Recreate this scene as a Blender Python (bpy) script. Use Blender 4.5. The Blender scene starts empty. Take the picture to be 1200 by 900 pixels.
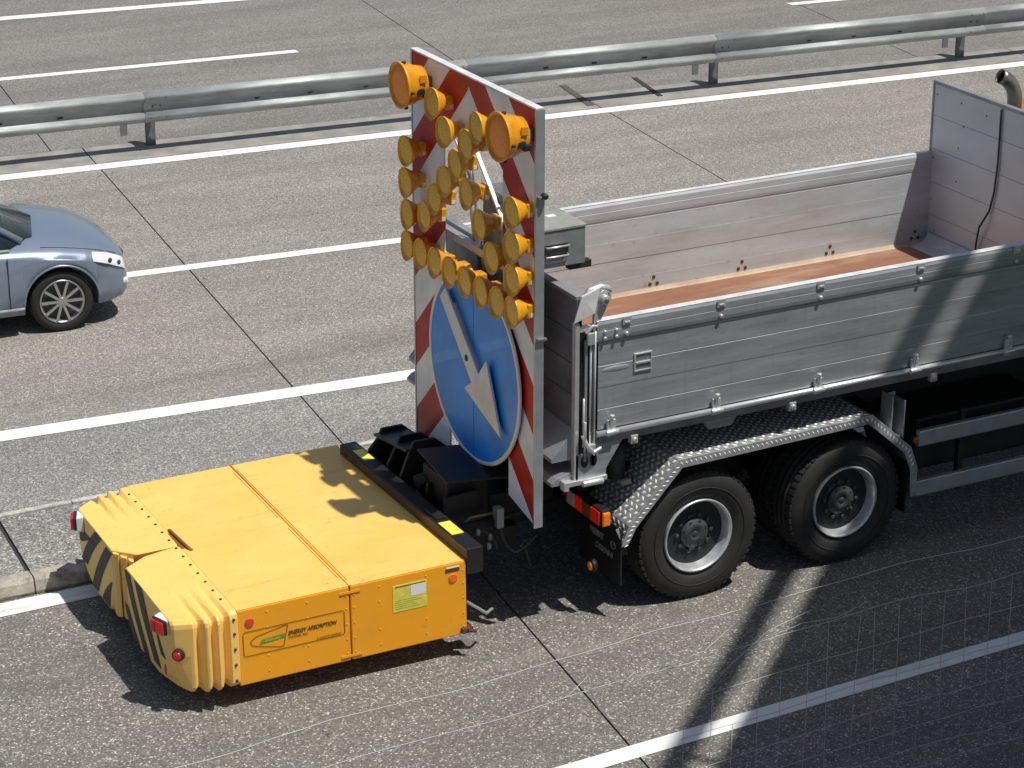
import bpy, bmesh, math, random
from mathutils import Vector, Matrix, noise
random.seed(7)
S = bpy.context.scene
C = S.collection
R = math.radians
PI = math.pi

# ------------------------------------------------------------------ camera
cam = bpy.data.cameras.new('camera')
cam_o = bpy.data.objects.new('camera', cam)
C.objects.link(cam_o)
S.camera = cam_o
yaw, pit, rol = 0.4854, 0.3716, 0.0011
F = Vector((math.sin(yaw)*math.cos(pit), math.cos(yaw)*math.cos(pit), -math.sin(pit)))
Rt = F.cross(Vector((0, 0, 1))).normalized()
Up = Rt.cross(F)
R2 = Rt*math.cos(rol)+Up*math.sin(rol)
U2 = Up*math.cos(rol)-Rt*math.sin(rol)
M3 = Matrix((R2, U2, -F)).transposed()
cam_o.matrix_world = Matrix.Translation((-8.2165, -14.2853, 8.3657)) @ M3.to_4x4()
cam.sensor_width = 36
cam.lens = 36*2875.17/1200
cam.clip_start = 0.05
cam.clip_end = 5000

# ------------------------------------------------------------------ light
W = bpy.data.worlds.new('World')
S.world = W
W.use_nodes = True
wn = W.node_tree.nodes
wl = W.node_tree.links
bg = wn['Background']
sky = wn.new('ShaderNodeTexSky')
sky.sky_type = 'NISHITA'
sky.sun_disc = False
SD = Vector((0.25, -0.36, 1.0)).normalized()
sky.sun_elevation = math.asin(SD.z)
sky.sun_rotation = math.atan2(SD.x, SD.y)
sky.air_density = 1.1
sky.dust_density = 1.5
wl.new(sky.outputs[0], bg.inputs[0])
bg.inputs[1].default_value = 0.074
sun = bpy.data.lights.new('sun', 'SUN')
sun.energy = 4.2
sun.angle = R(0.65)
sun.color = (1.0, 0.96, 0.9)
sun_o = bpy.data.objects.new('sun', sun)
C.objects.link(sun_o)
sun_o.rotation_euler = SD.to_track_quat('Z', 'Y').to_euler()
S.view_settings.view_transform = 'Standard'
S.view_settings.look = 'None'
S.view_settings.exposure = 0.08
S.view_settings.gamma = 1
S.render.resolution_x = 1024
S.render.resolution_y = 768

# ------------------------------------------------------------------ materials
def mat(name, col, rough=0.5, metal=0.0, var=0.0, vscale=8.0, vcol=None, bump=0.0, bscale=60.0,
        coat=0.0, stretch=None, vlo=0.35, vhi=0.65, rvar=0.0, spec=None, emit=None):
    m = bpy.data.materials.new(name)
    m.use_nodes = True
    n, l = m.node_tree.nodes, m.node_tree.links
    p = n['Principled BSDF']
    p.inputs['Base Color'].default_value = (*col, 1)
    p.inputs['Roughness'].default_value = rough
    p.inputs['Metallic'].default_value = metal
    p.inputs['Coat Weight'].default_value = coat
    if spec is not None: p.inputs['Specular IOR Level'].default_value = spec
    if emit:
        p.inputs['Emission Color'].default_value = (*emit[0], 1)
        p.inputs['Emission Strength'].default_value = emit[1]
    tc = n.new('ShaderNodeTexCoord')
    mp = n.new('ShaderNodeMapping')
    l.new(tc.outputs['Object'], mp.inputs[0])
    if stretch: mp.inputs['Scale'].default_value = stretch
    if var > 0:
        nz = n.new('ShaderNodeTexNoise')
        nz.inputs['Scale'].default_value = vscale
        nz.inputs['Detail'].default_value = 6
        nz.inputs['Roughness'].default_value = 0.62
        l.new(mp.outputs[0], nz.inputs[0])
        mr = n.new('ShaderNodeMapRange')
        mr.inputs[1].default_value = vlo
        mr.inputs[2].default_value = vhi
        l.new(nz.outputs[0], mr.inputs[0])
        mx = n.new('ShaderNodeMix')
        mx.data_type = 'RGBA'
        v2 = vcol if vcol else tuple(c*(1-var) for c in col)
        mx.inputs[6].default_value = (*col, 1)
        mx.inputs[7].default_value = (*v2, 1)
        if vcol:
            ml = n.new('ShaderNodeMath'); ml.operation = 'MULTIPLY'
            ml.inputs[1].default_value = var
            l.new(mr.outputs[0], ml.inputs[0]); l.new(ml.outputs[0], mx.inputs[0])
        else:
            l.new(mr.outputs[0], mx.inputs[0])
        l.new(mx.outputs[2], p.inputs['Base Color'])
        if rvar:
            m2 = n.new('ShaderNodeMapRange')
            m2.inputs[3].default_value = rough-rvar
            m2.inputs[4].default_value = rough+rvar
            l.new(nz.outputs[0], m2.inputs[0])
            l.new(m2.outputs[0], p.inputs['Roughness'])
    if bump > 0:
        nb = n.new('ShaderNodeTexNoise')
        nb.inputs['Scale'].default_value = bscale
        nb.inputs['Detail'].default_value = 3
        l.new(mp.outputs[0], nb.inputs[0])
        b = n.new('ShaderNodeBump')
        b.inputs['Strength'].default_value = bump
        b.inputs['Distance'].default_value = 0.01
        l.new(nb.outputs[0], b.inputs['Height'])
        l.new(b.outputs[0], p.inputs['Normal'])
    return m

def aggregate(name, lo, mid, hi, patch, scale=105.0, white=0.62):
    """exposed aggregate concrete / asphalt: coloured chips, larger blotches and streaks"""
    m = bpy.data.materials.new(name)
    m.use_nodes = True
    n, l = m.node_tree.nodes, m.node_tree.links
    p = n['Principled BSDF']
    p.inputs['Roughness'].default_value = 0.85
    g = n.new('ShaderNodeNewGeometry')
    vo = n.new('ShaderNodeTexVoronoi')
    vo.inputs['Scale'].default_value = scale
    l.new(g.outputs['Position'], vo.inputs['Vector'])
    sep = n.new('ShaderNodeSeparateColor')
    l.new(vo.outputs['Color'], sep.inputs[0])
    rp = n.new('ShaderNodeValToRGB')
    e = rp.color_ramp.elements
    e[0].position = 0.0; e[0].color = (*lo, 1)
    e[1].position = 1.0; e[1].color = (white, white*0.97, white*0.9, 1)
    a = e.new(0.5); a.color = (*mid, 1)
    a = e.new(0.9); a.color = (*hi, 1)
    l.new(sep.outputs[0], rp.inputs[0])
    # big tone patches
    nz = n.new('ShaderNodeTexNoise')
    nz.inputs['Scale'].default_value = 0.9
    nz.inputs['Detail'].default_value = 7
    nz.inputs['Roughness'].default_value = 0.6
    mp = n.new('ShaderNodeMapping')
    mp.inputs['Rotation'].default_value = (0, 0, 0.08)
    mp.inputs['Scale'].default_value = (0.35, 1.5, 1)
    l.new(g.outputs['Position'], mp.inputs[0])
    l.new(mp.outputs[0], nz.inputs[0])
    mr = n.new('ShaderNodeMapRange')
    mr.inputs[1].default_value = 0.3; mr.inputs[2].default_value = 0.7
    mr.inputs[3].default_value = 0.84; mr.inputs[4].default_value = 1.12
    l.new(nz.outputs[0], mr.inputs[0])
    # fine mottling
    n2 = n.new('ShaderNodeTexNoise')
    n2.inputs['Scale'].default_value = 24
    n2.inputs['Detail'].default_value = 4
    l.new(g.outputs['Position'], n2.inputs[0])
    m2 = n.new('ShaderNodeMapRange')
    m2.inputs[1].default_value = 0.3; m2.inputs[2].default_value = 0.7
    m2.inputs[3].default_value = 0.8; m2.inputs[4].default_value = 1.2
    l.new(n2.outputs[0], m2.inputs[0])
    mu = n.new('ShaderNodeMath'); mu.operation = 'MULTIPLY'
    l.new(mr.outputs[0], mu.inputs[0]); l.new(m2.outputs[0], mu.inputs[1])
    vm = n.new('ShaderNodeVectorMath'); vm.operation = 'SCALE'
    l.new(rp.outputs[0], vm.inputs[0]); l.new(mu.outputs[0], vm.inputs['Scale'])
    # stains
    n3 = n.new('ShaderNodeTexNoise')
    n3.inputs['Scale'].default_value = 2.2
    n3.inputs['Detail'].default_value = 8
    l.new(g.outputs['Position'], n3.inputs[0])
    m3 = n.new('ShaderNodeMapRange')
    m3.inputs[1].default_value = 0.56; m3.inputs[2].default_value = 0.75
    m3.inputs[4].default_value = 0.5
    l.new(n3.outputs[0], m3.inputs[0])
    mx = n.new('ShaderNodeMix'); mx.data_type = 'RGBA'
    mx.inputs[7].default_value = (*patch, 1)
    l.new(m3.outputs[0], mx.inputs[0]); l.new(vm.outputs[0], mx.inputs[6])
    l.new(mx.outputs[2], p.inputs['Base Color'])
    b = n.new('ShaderNodeBump')
    b.inputs['Strength'].default_value = 0.35
    b.inputs['Distance'].default_value = 0.004
    l.new(vo.outputs['Distance'], b.inputs['Height'])
    l.new(b.outputs[0], p.inputs['Normal'])
    return m

def paintline(name, wear=0.5):
    m = mat(name, (0.78, 0.78, 0.76), 0.7)
    n, l = m.node_tree.nodes, m.node_tree.links
    p = n['Principled BSDF']
    g = n.new('ShaderNodeNewGeometry')
    nz = n.new('ShaderNodeTexNoise')
    nz.inputs['Scale'].default_value = 30
    nz.inputs['Detail'].default_value = 8
    nz.inputs['Roughness'].default_value = 0.75
    l.new(g.outputs['Position'], nz.inputs[0])
    n1 = n.new('ShaderNodeTexNoise')
    n1.inputs['Scale'].default_value = 1.7
    n1.inputs['Detail'].default_value = 3
    l.new(g.outputs['Position'], n1.inputs[0])
    ad = n.new('ShaderNodeMath'); ad.operation = 'MULTIPLY_ADD'
    ad.inputs[1].default_value = 0.35
    l.new(n1.outputs[0], ad.inputs[0]); l.new(nz.outputs[0], ad.inputs[2])
    mr = n.new('ShaderNodeMapRange')
    mr.inputs[1].default_value = 0.75; mr.inputs[2].default_value = 0.87
    mr.inputs[4].default_value = wear
    l.new(ad.outputs[0], mr.inputs[0])
    mx = n.new('ShaderNodeMix'); mx.data_type = 'RGBA'
    mx.inputs[6].default_value = (0.80, 0.80, 0.78, 1)
    mx.inputs[7].default_value = (0.28, 0.27, 0.25, 1)
    l.new(mr.outputs[0], mx.inputs[0])
    l.new(mx.outputs[2], p.inputs['Base Color'])
    return m

M = {}
M['slab'] = aggregate('exposed_aggregate', (0.135, 0.124, 0.109), (0.242, 0.225, 0.200), (0.335, 0.31, 0.272), (0.19, 0.172, 0.15))
M['ramp'] = aggregate('ramp_aggregate', (0.105, 0.097, 0.086), (0.165, 0.153, 0.137), (0.245, 0.227, 0.2), (0.12, 0.108, 0.095), 88)
M['shoulder'] = aggregate('shoulder_aggregate', (0.11, 0.11, 0.105), (0.22, 0.215, 0.2), (0.34, 0.33, 0.3), (0.16, 0.155, 0.145))
M['farslab'] = aggregate('far_aggregate', (0.12, 0.112, 0.102), (0.198, 0.185, 0.168), (0.26, 0.243, 0.22), (0.15, 0.141, 0.128), 95, 0.42)
M['channel'] = mat('smooth_concrete', (0.33, 0.315, 0.28), 0.85, var=0.35, vscale=3, bump=0.3, bscale=40)
M['kerb'] = mat('worn_kerb_stone', (0.46, 0.42, 0.36), 0.9, var=0.8, vscale=7, vcol=(0.2, 0.17, 0.13), bump=0.7, bscale=25)
M['backkerb'] = mat('pale_kerb_edge', (0.6, 0.58, 0.53), 0.9, var=0.5, vscale=14)
M['island'] = aggregate('island_aggregate', (0.1, 0.1, 0.095), (0.2, 0.195, 0.18), (0.36, 0.35, 0.32), (0.14, 0.135, 0.12), 80)
M['seal'] = mat('bitumen_seal', (0.035, 0.033, 0.03), 0.8)
M['sealgrey'] = mat('old_seal', (0.12, 0.115, 0.1), 0.9, var=0.5, vscale=30)
M['line'] = paintline('road_paint', 0.75)
M['linec'] = paintline('clean_road_paint', 0.35)
M['galv'] = mat('galvanised_steel', (0.43, 0.46, 0.45), 0.55, 0.3, var=0.35, vscale=5, bump=0.1, bscale=12, stretch=(0.4, 2, 2), rvar=0.1)
M['galvd'] = mat('weathered_steel_post', (0.22, 0.23, 0.22), 0.6, 0.4, var=0.4, vscale=10)
M['alu'] = mat('aluminium_panel', (0.47, 0.50, 0.53), 0.42, 0.45, var=0.5, vscale=2.2, bump=0.15, bscale=4, stretch=(0.5, 1, 5), rvar=0.14, vlo=0.25, vhi=0.8)
M['alub'] = mat('bright_aluminium', (0.72, 0.73, 0.73), 0.38, 0.6, var=0.2, vscale=8)
M['alud'] = mat('dull_aluminium', (0.30, 0.31, 0.32), 0.5, 0.5, var=0.4, vscale=3)
M['inner'] = mat('dusty_aluminium', (0.60, 0.66, 0.695), 0.5, 0.25, var=0.8, vscale=2.4, vcol=(0.42, 0.415, 0.41), bump=0.15, bscale=8, stretch=(0.4, 1, 2.2), vlo=0.3, vhi=0.75)
M['head'] = mat('headboard_aluminium', (0.68, 0.73, 0.79), 0.42, 0.45, var=0.6, vscale=2.0, vcol=(0.54, 0.55, 0.58), stretch=(1, 0.6, 1.6), vlo=0.3, vhi=0.75)
M['rustfloor'] = mat('rusty_load_floor', (0.31, 0.145, 0.08), 0.7, 0.1, var=0.8, vscale=3, vcol=(0.22, 0.10, 0.06), bump=0.2, stretch=(0.5, 1.5, 1))
M['rust'] = mat('rust_bolt', (0.1, 0.04, 0.025), 0.8)
M['pip'] = mat('glinting_tread_pips', (0.92, 0.92, 0.91), 0.45, 0.1)  # near-white pips: the sun's sparkle on the tread put into the colour
M['cap'] = mat('bright_cap_rail', (0.78, 0.79, 0.79), 0.5, 0.1, var=0.25, vscale=6)
M['tread'] = mat('tread_plate', (0.45, 0.46, 0.46), 0.4, 0.3, var=0.4, vscale=14)
M['black'] = mat('black_steel', (0.018, 0.018, 0.02), 0.45, 0.0, var=0.4, vscale=6)
M['chassis'] = mat('chassis_black', (0.012, 0.012, 0.012), 0.6, 0.0, var=0.5, vscale=4)
M['rubber'] = mat('tyre_rubber', (0.016, 0.0155, 0.015), 0.7, var=0.5, vscale=5, vcol=(0.032, 0.03, 0.027), bump=0.1)
M['rim'] = mat('rim_silver', (0.70, 0.72, 0.74), 0.36, 0.5, var=0.3, vscale=9)
M['hub'] = mat('hub_dark_grey', (0.10, 0.11, 0.115), 0.45, 0.5, var=0.4, vscale=14)
M['hubd'] = mat('wheel_disc_dark', (0.03, 0.033, 0.036), 0.5, 0.3)
M['yellowtop'] = mat('sunlit_yellow_paint', (0.90, 0.53, 0.11), 0.42, 0, var=0.8, vscale=1.3, vcol=(0.93, 0.60, 0.17), coat=0.15, bump=0.05, bscale=5, rvar=0.1)  # paler copy of the yellow paint; sun on the lid put into the colour
M['yellow'] = mat('yellow_paint', (0.90, 0.36, 0.005), 0.38, 0, var=0.6, vscale=1.6, vcol=(0.92, 0.40, 0.012), coat=0.2, bump=0.05, bscale=5, rvar=0.1)
M['nose'] = mat('weathered_yellow_plastic', (0.93, 0.61, 0.17), 0.5, 0, var=0.8, vscale=3.5, vcol=(0.93, 0.53, 0.12), vlo=0.35, vhi=0.8, bump=0.1, bscale=7)
M['stripe'] = mat('grey_black_stripe', (0.035, 0.032, 0.03), 0.6, var=0.4, vscale=9)
M['groove'] = mat('brown_edge', (0.25, 0.09, 0.01), 0.6)
M['amberh'] = mat('amber_housing', (0.90, 0.40, 0.012), 0.35, 0, var=0.3, vscale=12, coat=0.3)
M['bigh'] = mat('orange_housing', (0.88, 0.36, 0.01), 0.3, 0, coat=0.4, var=0.25, vscale=9)
M['red'] = mat('red_lens', (0.55, 0.015, 0.012), 0.15, 0, coat=0.6)
M['redl'] = mat('lit_red_lens', (0.42, 0.012, 0.012), 0.15, emit=((1, 0.03, 0.02), 0.12))
M['orangel'] = mat('orange_marker_lens', (0.85, 0.2, 0.01), 0.2, coat=0.5, emit=((1, 0.22, 0.02), 0.1))
M['amberlit'] = mat('amber_marker_lens', (0.34, 0.08, 0.01), 0.25, coat=0.4)
M['whitelens'] = mat('white_lens', (0.5, 0.5, 0.5), 0.15)
M['blue'] = mat('blue_sign_face', (0.02, 0.27, 0.92), 0.42, coat=0.15, var=0.25, vscale=3)
M['white'] = mat('white_sheet', (0.8, 0.82, 0.84), 0.38, var=0.15, vscale=4)
M['arroww'] = mat('arrow_sheet', (0.66, 0.70, 0.75), 0.45, var=0.2, vscale=5)
M['alframe'] = mat('frame_aluminium', (0.50, 0.53, 0.56), 0.4, 0.6, var=0.2, vscale=5)
M['boxgrey'] = mat('grey_cabinet_paint', (0.25, 0.275, 0.275), 0.45, 0.15, var=0.25, vscale=6)
M['boxtop'] = mat('dusty_cabinet_lid', (0.33, 0.34, 0.31), 0.55, 0.1, var=0.35, vscale=5)
M['sticky'] = mat('yellow_label', (0.80, 0.68, 0.10), 0.5, var=0.2, vscale=20)
M['stickd'] = mat('yellow_reflector', (0.92, 0.80, 0.10), 0.4)
M['stickw'] = mat('white_label', (0.75, 0.76, 0.78), 0.5)
M['dark'] = mat('dark_print', (0.09, 0.045, 0.01), 0.6)
M['green'] = mat('green_print', (0.12, 0.30, 0.05), 0.5)
M['greyprint'] = mat('grey_print', (0.28, 0.28, 0.28), 0.6)
M['reddot'] = mat('red_reflector', (0.65, 0.06, 0.04), 0.4)
M['orgdot'] = mat('orange_reflector', (0.85, 0.16, 0.02), 0.4)
M['wire'] = mat('galvanised_wire', (0.45, 0.46, 0.46), 0.5, 0.2)
M['valve'] = mat('valve_block', (0.33, 0.34, 0.33), 0.5, 0.3)
M['brass'] = mat('brass_fitting', (0.4, 0.3, 0.15), 0.4, 0.7)
M['cable'] = mat('black_cable', (0.05, 0.05, 0.05), 0.5)
M['cab'] = mat('orange_cab_paint', (0.75, 0.2, 0.01), 0.3, coat=0.6)
M['glass'] = mat('dark_glass', (0.035, 0.06, 0.065), 0.06, 0.0, coat=0.3)
M['carpaint'] = mat('blue_grey_metallic', (0.235, 0.285, 0.365), 0.34, 0.4, coat=0.6)
M['carpaint2'] = mat('dark_car_paint', (0.03, 0.03, 0.035), 0.3, 0.3, coat=0.8)
M['carblack'] = mat('black_trim', (0.02, 0.02, 0.022), 0.5)
M['headlamp'] = mat('headlamp_glass', (0.85, 0.87, 0.88), 0.18, 0.1, coat=1)
M['carrim'] = mat('car_rim_silver', (0.5, 0.5, 0.5), 0.3, 0.8)
M['concrete'] = mat('bridge_concrete', (0.36, 0.345, 0.32), 0.85, var=0.4, vscale=1.2, bump=0.2)
M['verge'] = mat('verge_soil', (0.09, 0.085, 0.045), 0.95, var=0.6, vscale=1.5, vcol=(0.05, 0.075, 0.02), bump=0.8, bscale=10)
M['grassb'] = mat('green_grass_blade', (0.07, 0.12, 0.025), 0.7, var=0.5, vscale=3)
M['grassdry'] = mat('dry_grass_blade', (0.42, 0.34, 0.2), 0.8)

def stripe_board():
    """red and white diagonal print, mirrored left / right, in the board's own coordinates (y across, z up)"""
    m = mat('red_white_sheeting', (0.6, 0.6, 0.6), 0.45, coat=0.06, spec=0.3)
    n, l = m.node_tree.nodes, m.node_tree.links
    p = n['Principled BSDF']
    tc = n.new('ShaderNodeTexCoord')
    sp = n.new('ShaderNodeSeparateXYZ')
    l.new(tc.outputs['Object'], sp.inputs[0])
    red, wht = (0.42, 0.018, 0.016, 1), (0.74, 0.80, 0.87, 1)
    def side(sign, bounds, first):
        s = n.new('ShaderNodeMath'); s.operation = 'ADD' if sign > 0 else 'SUBTRACT'
        l.new(sp.outputs[2], s.inputs[0]); l.new(sp.outputs[1], s.inputs[1])
        d = n.new('ShaderNodeMath'); d.operation = 'DIVIDE'; d.inputs[1].default_value = 7
        l.new(s.outputs[0], d.inputs[0])
        r = n.new('ShaderNodeValToRGB')
        r.color_ramp.interpolation = 'CONSTANT'
        e = r.color_ramp.elements
        cols = [red, wht]
        e[0].position = 0; e[0].color = cols[first]
        e[1].position = bounds[0]/7; e[1].color = cols[1-first]
        k = first
        for b in bounds[1:]:
            x = e.new(b/7); x.color = cols[k]; k = 1-k
        l.new(d.outputs[0], r.inputs[0])
        return r
    LB = [2.41, 2.77, 3.17, 3.52, 3.87, 4.26, 4.65, 5.03, 5.39, 5.75]
    RB = [0.8, 1.13, 1.5, 1.86, 2.18, 2.5, 2.82, 3.15, 3.51]
    a = side(1, LB, 0)       # below 2.41 red, then white ...
    b = side(-1, RB, 1)      # below 0.8 white, then red ...
    gt = n.new('ShaderNodeMath'); gt.operation = 'GREATER_THAN'; gt.inputs[1].default_value = 1.105
    l.new(sp.outputs[1], gt.inputs[0])
    mx = n.new('ShaderNodeMix'); mx.data_type = 'RGBA'
    l.new(gt.outputs[0], mx.inputs[0]); l.new(b.outputs[0], mx.inputs[6]); l.new(a.outputs[0], mx.inputs[7])
    nz = n.new('ShaderNodeTexNoise'); nz.inputs['Scale'].default_value = 3; nz.inputs['Detail'].default_value = 6
    l.new(tc.outputs['Object'], nz.inputs[0])
    mr = n.new('ShaderNodeMapRange'); mr.inputs[1].default_value = 0.3; mr.inputs[2].default_value = 0.7
    mr.inputs[3].default_value = 0.8; mr.inputs[4].default_value = 1.08
    l.new(nz.outputs[0], mr.inputs[0])
    vm = n.new('ShaderNodeVectorMath'); vm.operation = 'SCALE'
    l.new(mx.outputs[2], vm.inputs[0]); l.new(mr.outputs[0], vm.inputs['Scale'])
    l.new(vm.outputs[0], p.inputs['Base Color'])
    return m
M['board'] = stripe_board()

def grime(key, col, scale, lo, hi, amt, stretch=(1, 1, 1), detail=9, world=False, rough=0.7):
    """a worn-on layer: stains and smears with a shape of their own"""
    m = M[key]; n, l = m.node_tree.nodes, m.node_tree.links
    p = n['Principled BSDF']
    inp = p.inputs['Base Color']
    mx = n.new('ShaderNodeMix'); mx.data_type = 'RGBA'
    if inp.links: l.new(inp.links[0].from_socket, mx.inputs[6])
    else: mx.inputs[6].default_value = inp.default_value[:]
    mx.inputs[7].default_value = (*col, 1)
    if world:
        src = n.new('ShaderNodeNewGeometry').outputs['Position']
    else:
        src = n.new('ShaderNodeTexCoord').outputs['Object']
    mp = n.new('ShaderNodeMapping'); mp.inputs['Scale'].default_value = stretch
    mp.inputs['Location'].default_value = (scale*1.7, amt*9, lo*13)
    if world: mp.inputs['Rotation'].default_value = (0, 0, 0.08)
    l.new(src, mp.inputs[0])
    nz = n.new('ShaderNodeTexNoise'); nz.inputs['Scale'].default_value = scale
    nz.inputs['Detail'].default_value = detail; nz.inputs['Roughness'].default_value = 0.65
    l.new(mp.outputs[0], nz.inputs[0])
    mr = n.new('ShaderNodeMapRange'); mr.inputs[1].default_value = lo; mr.inputs[2].default_value = hi
    mr.inputs[4].default_value = amt
    l.new(nz.outputs[0], mr.inputs[0]); l.new(mr.outputs[0], mx.inputs[0])
    l.new(mx.outputs[2], inp)
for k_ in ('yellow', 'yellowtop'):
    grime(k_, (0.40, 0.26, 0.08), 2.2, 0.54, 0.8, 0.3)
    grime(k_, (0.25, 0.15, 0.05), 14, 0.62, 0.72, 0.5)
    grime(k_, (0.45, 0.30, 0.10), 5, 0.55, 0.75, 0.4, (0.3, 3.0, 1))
grime('nose', (0.55, 0.36, 0.13), 5, 0.54, 0.8, 0.3)
grime('nose', (0.30, 0.20, 0.10), 22, 0.60, 0.72, 0.45)
for k_ in ('alu',):
    grime(k_, (0.20, 0.21, 0.21), 1.6, 0.48, 0.75, 0.5, (0.5, 1, 2.5))
    grime(k_, (0.66, 0.68, 0.70), 3.0, 0.58, 0.70, 0.4, (0.25, 1, 5))
    grime(k_, (0.16, 0.165, 0.165), 9, 0.60, 0.72, 0.45, (0.35, 1, 1.6))
    grime(k_, (0.24, 0.24, 0.23), 5, 0.56, 0.72, 0.4, (6, 6, 0.35))
grime('inner', (0.35, 0.33, 0.32), 2.0, 0.50, 0.74, 0.6, (0.5, 1, 1.5))
grime('inner', (0.72, 0.72, 0.71), 3.5, 0.56, 0.72, 0.5, (0.25, 1, 4))
grime('inner', (0.30, 0.20, 0.15), 12, 0.62, 0.74, 0.5, (0.8, 1, 1.4))
grime('rustfloor', (0.42, 0.30, 0.20), 2.2, 0.50, 0.72, 0.8, (0.4, 1.6, 1))
grime('rustfloor', (0.13, 0.065, 0.045), 6, 0.55, 0.72, 0.6, (0.4, 1.2, 1))
grime('galv', (0.20, 0.205, 0.2), 3, 0.5, 0.75, 0.35, (0.5, 1, 3), world=True)
grime('galv', (0.5, 0.49, 0.45), 16, 0.6, 0.72, 0.4, world=True)
grime('boxtop', (0.45, 0.44, 0.40), 9, 0.5, 0.7, 0.6)
grime('board', (0.35, 0.36, 0.36), 4, 0.55, 0.75, 0.2)
grime('blue', (0.10, 0.16, 0.32), 4, 0.55, 0.75, 0.3)
grime('rubber', (0.045, 0.042, 0.036), 10, 0.5, 0.78, 0.3)
grime('rim', (0.25, 0.24, 0.22), 9, 0.5, 0.72, 0.5)
for k_ in ('slab', 'ramp', 'farslab', 'shoulder'):
    grime(k_, (0.085, 0.08, 0.073), 0.9, 0.50, 0.72, 0.38, (0.06, 1.3, 1), world=True)      # wheel tracks
    grime(k_, (0.03, 0.028, 0.026), 5.0, 0.70, 0.76, 0.55, (1, 1, 1), detail=3, world=True)   # oil drips
    grime(k_, (0.32, 0.30, 0.27), 2.0, 0.56, 0.74, 0.35, (0.3, 1.2, 1), world=True)
grime('line', (0.22, 0.2, 0.17), 3.0, 0.52, 0.7, 0.4, (0.25, 2, 1), world=True)
grime('linec', (0.30, 0.29, 0.27), 4.0, 0.53, 0.72, 0.4, (0.25, 2, 1), world=True)
grime('kerb', (0.10, 0.09, 0.075), 9, 0.55, 0.68, 0.7, world=True)

# lens with faint ribs
def lens(name, c1, c2):
    m = mat(name, c1, 0.22, coat=0.4)
    n, l = m.node_tree.nodes, m.node_tree.links
    p = n['Principled BSDF']
    tc = n.new('ShaderNodeTexCoord')
    w = n.new('ShaderNodeTexVoronoi')
    w.inputs['Scale'].default_value = 60
    l.new(tc.outputs['Object'], w.inputs[0])
    mx = n.new('ShaderNodeMix'); mx.data_type = 'RGBA'
    mx.inputs[6].default_value = (*c1, 1); mx.inputs[7].default_value = (*c2, 1)
    mr = n.new('ShaderNodeMapRange')
    mr.inputs[2].default_value = 0.7
    l.new(w.outputs['Distance'], mr.inputs[0]); l.new(mr.outputs[0], mx.inputs[0])
    l.new(mx.outputs[2], p.inputs['Base Color'])
    b = n.new('ShaderNodeBump'); b.inputs['Strength'].default_value = 0.4; b.inputs['Distance'].default_value = 0.004
    l.new(w.outputs['Distance'], b.inputs['Height']); l.new(b.outputs[0], p.inputs['Normal'])
    return m
M['lens'] = lens('amber_lens', (0.88, 0.52, 0.035), (0.62, 0.37, 0.025))
M['biglens'] = lens('orange_lens', (1.0, 0.32, 0.01), (0.85, 0.24, 0.005))
for k_ in ('lens', 'biglens'):
    M[k_].node_tree.nodes['Principled BSDF'].inputs['Coat Weight'].default_value = 0.08
    M[k_].node_tree.nodes['Principled BSDF'].inputs['Roughness'].default_value = 0.4

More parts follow.
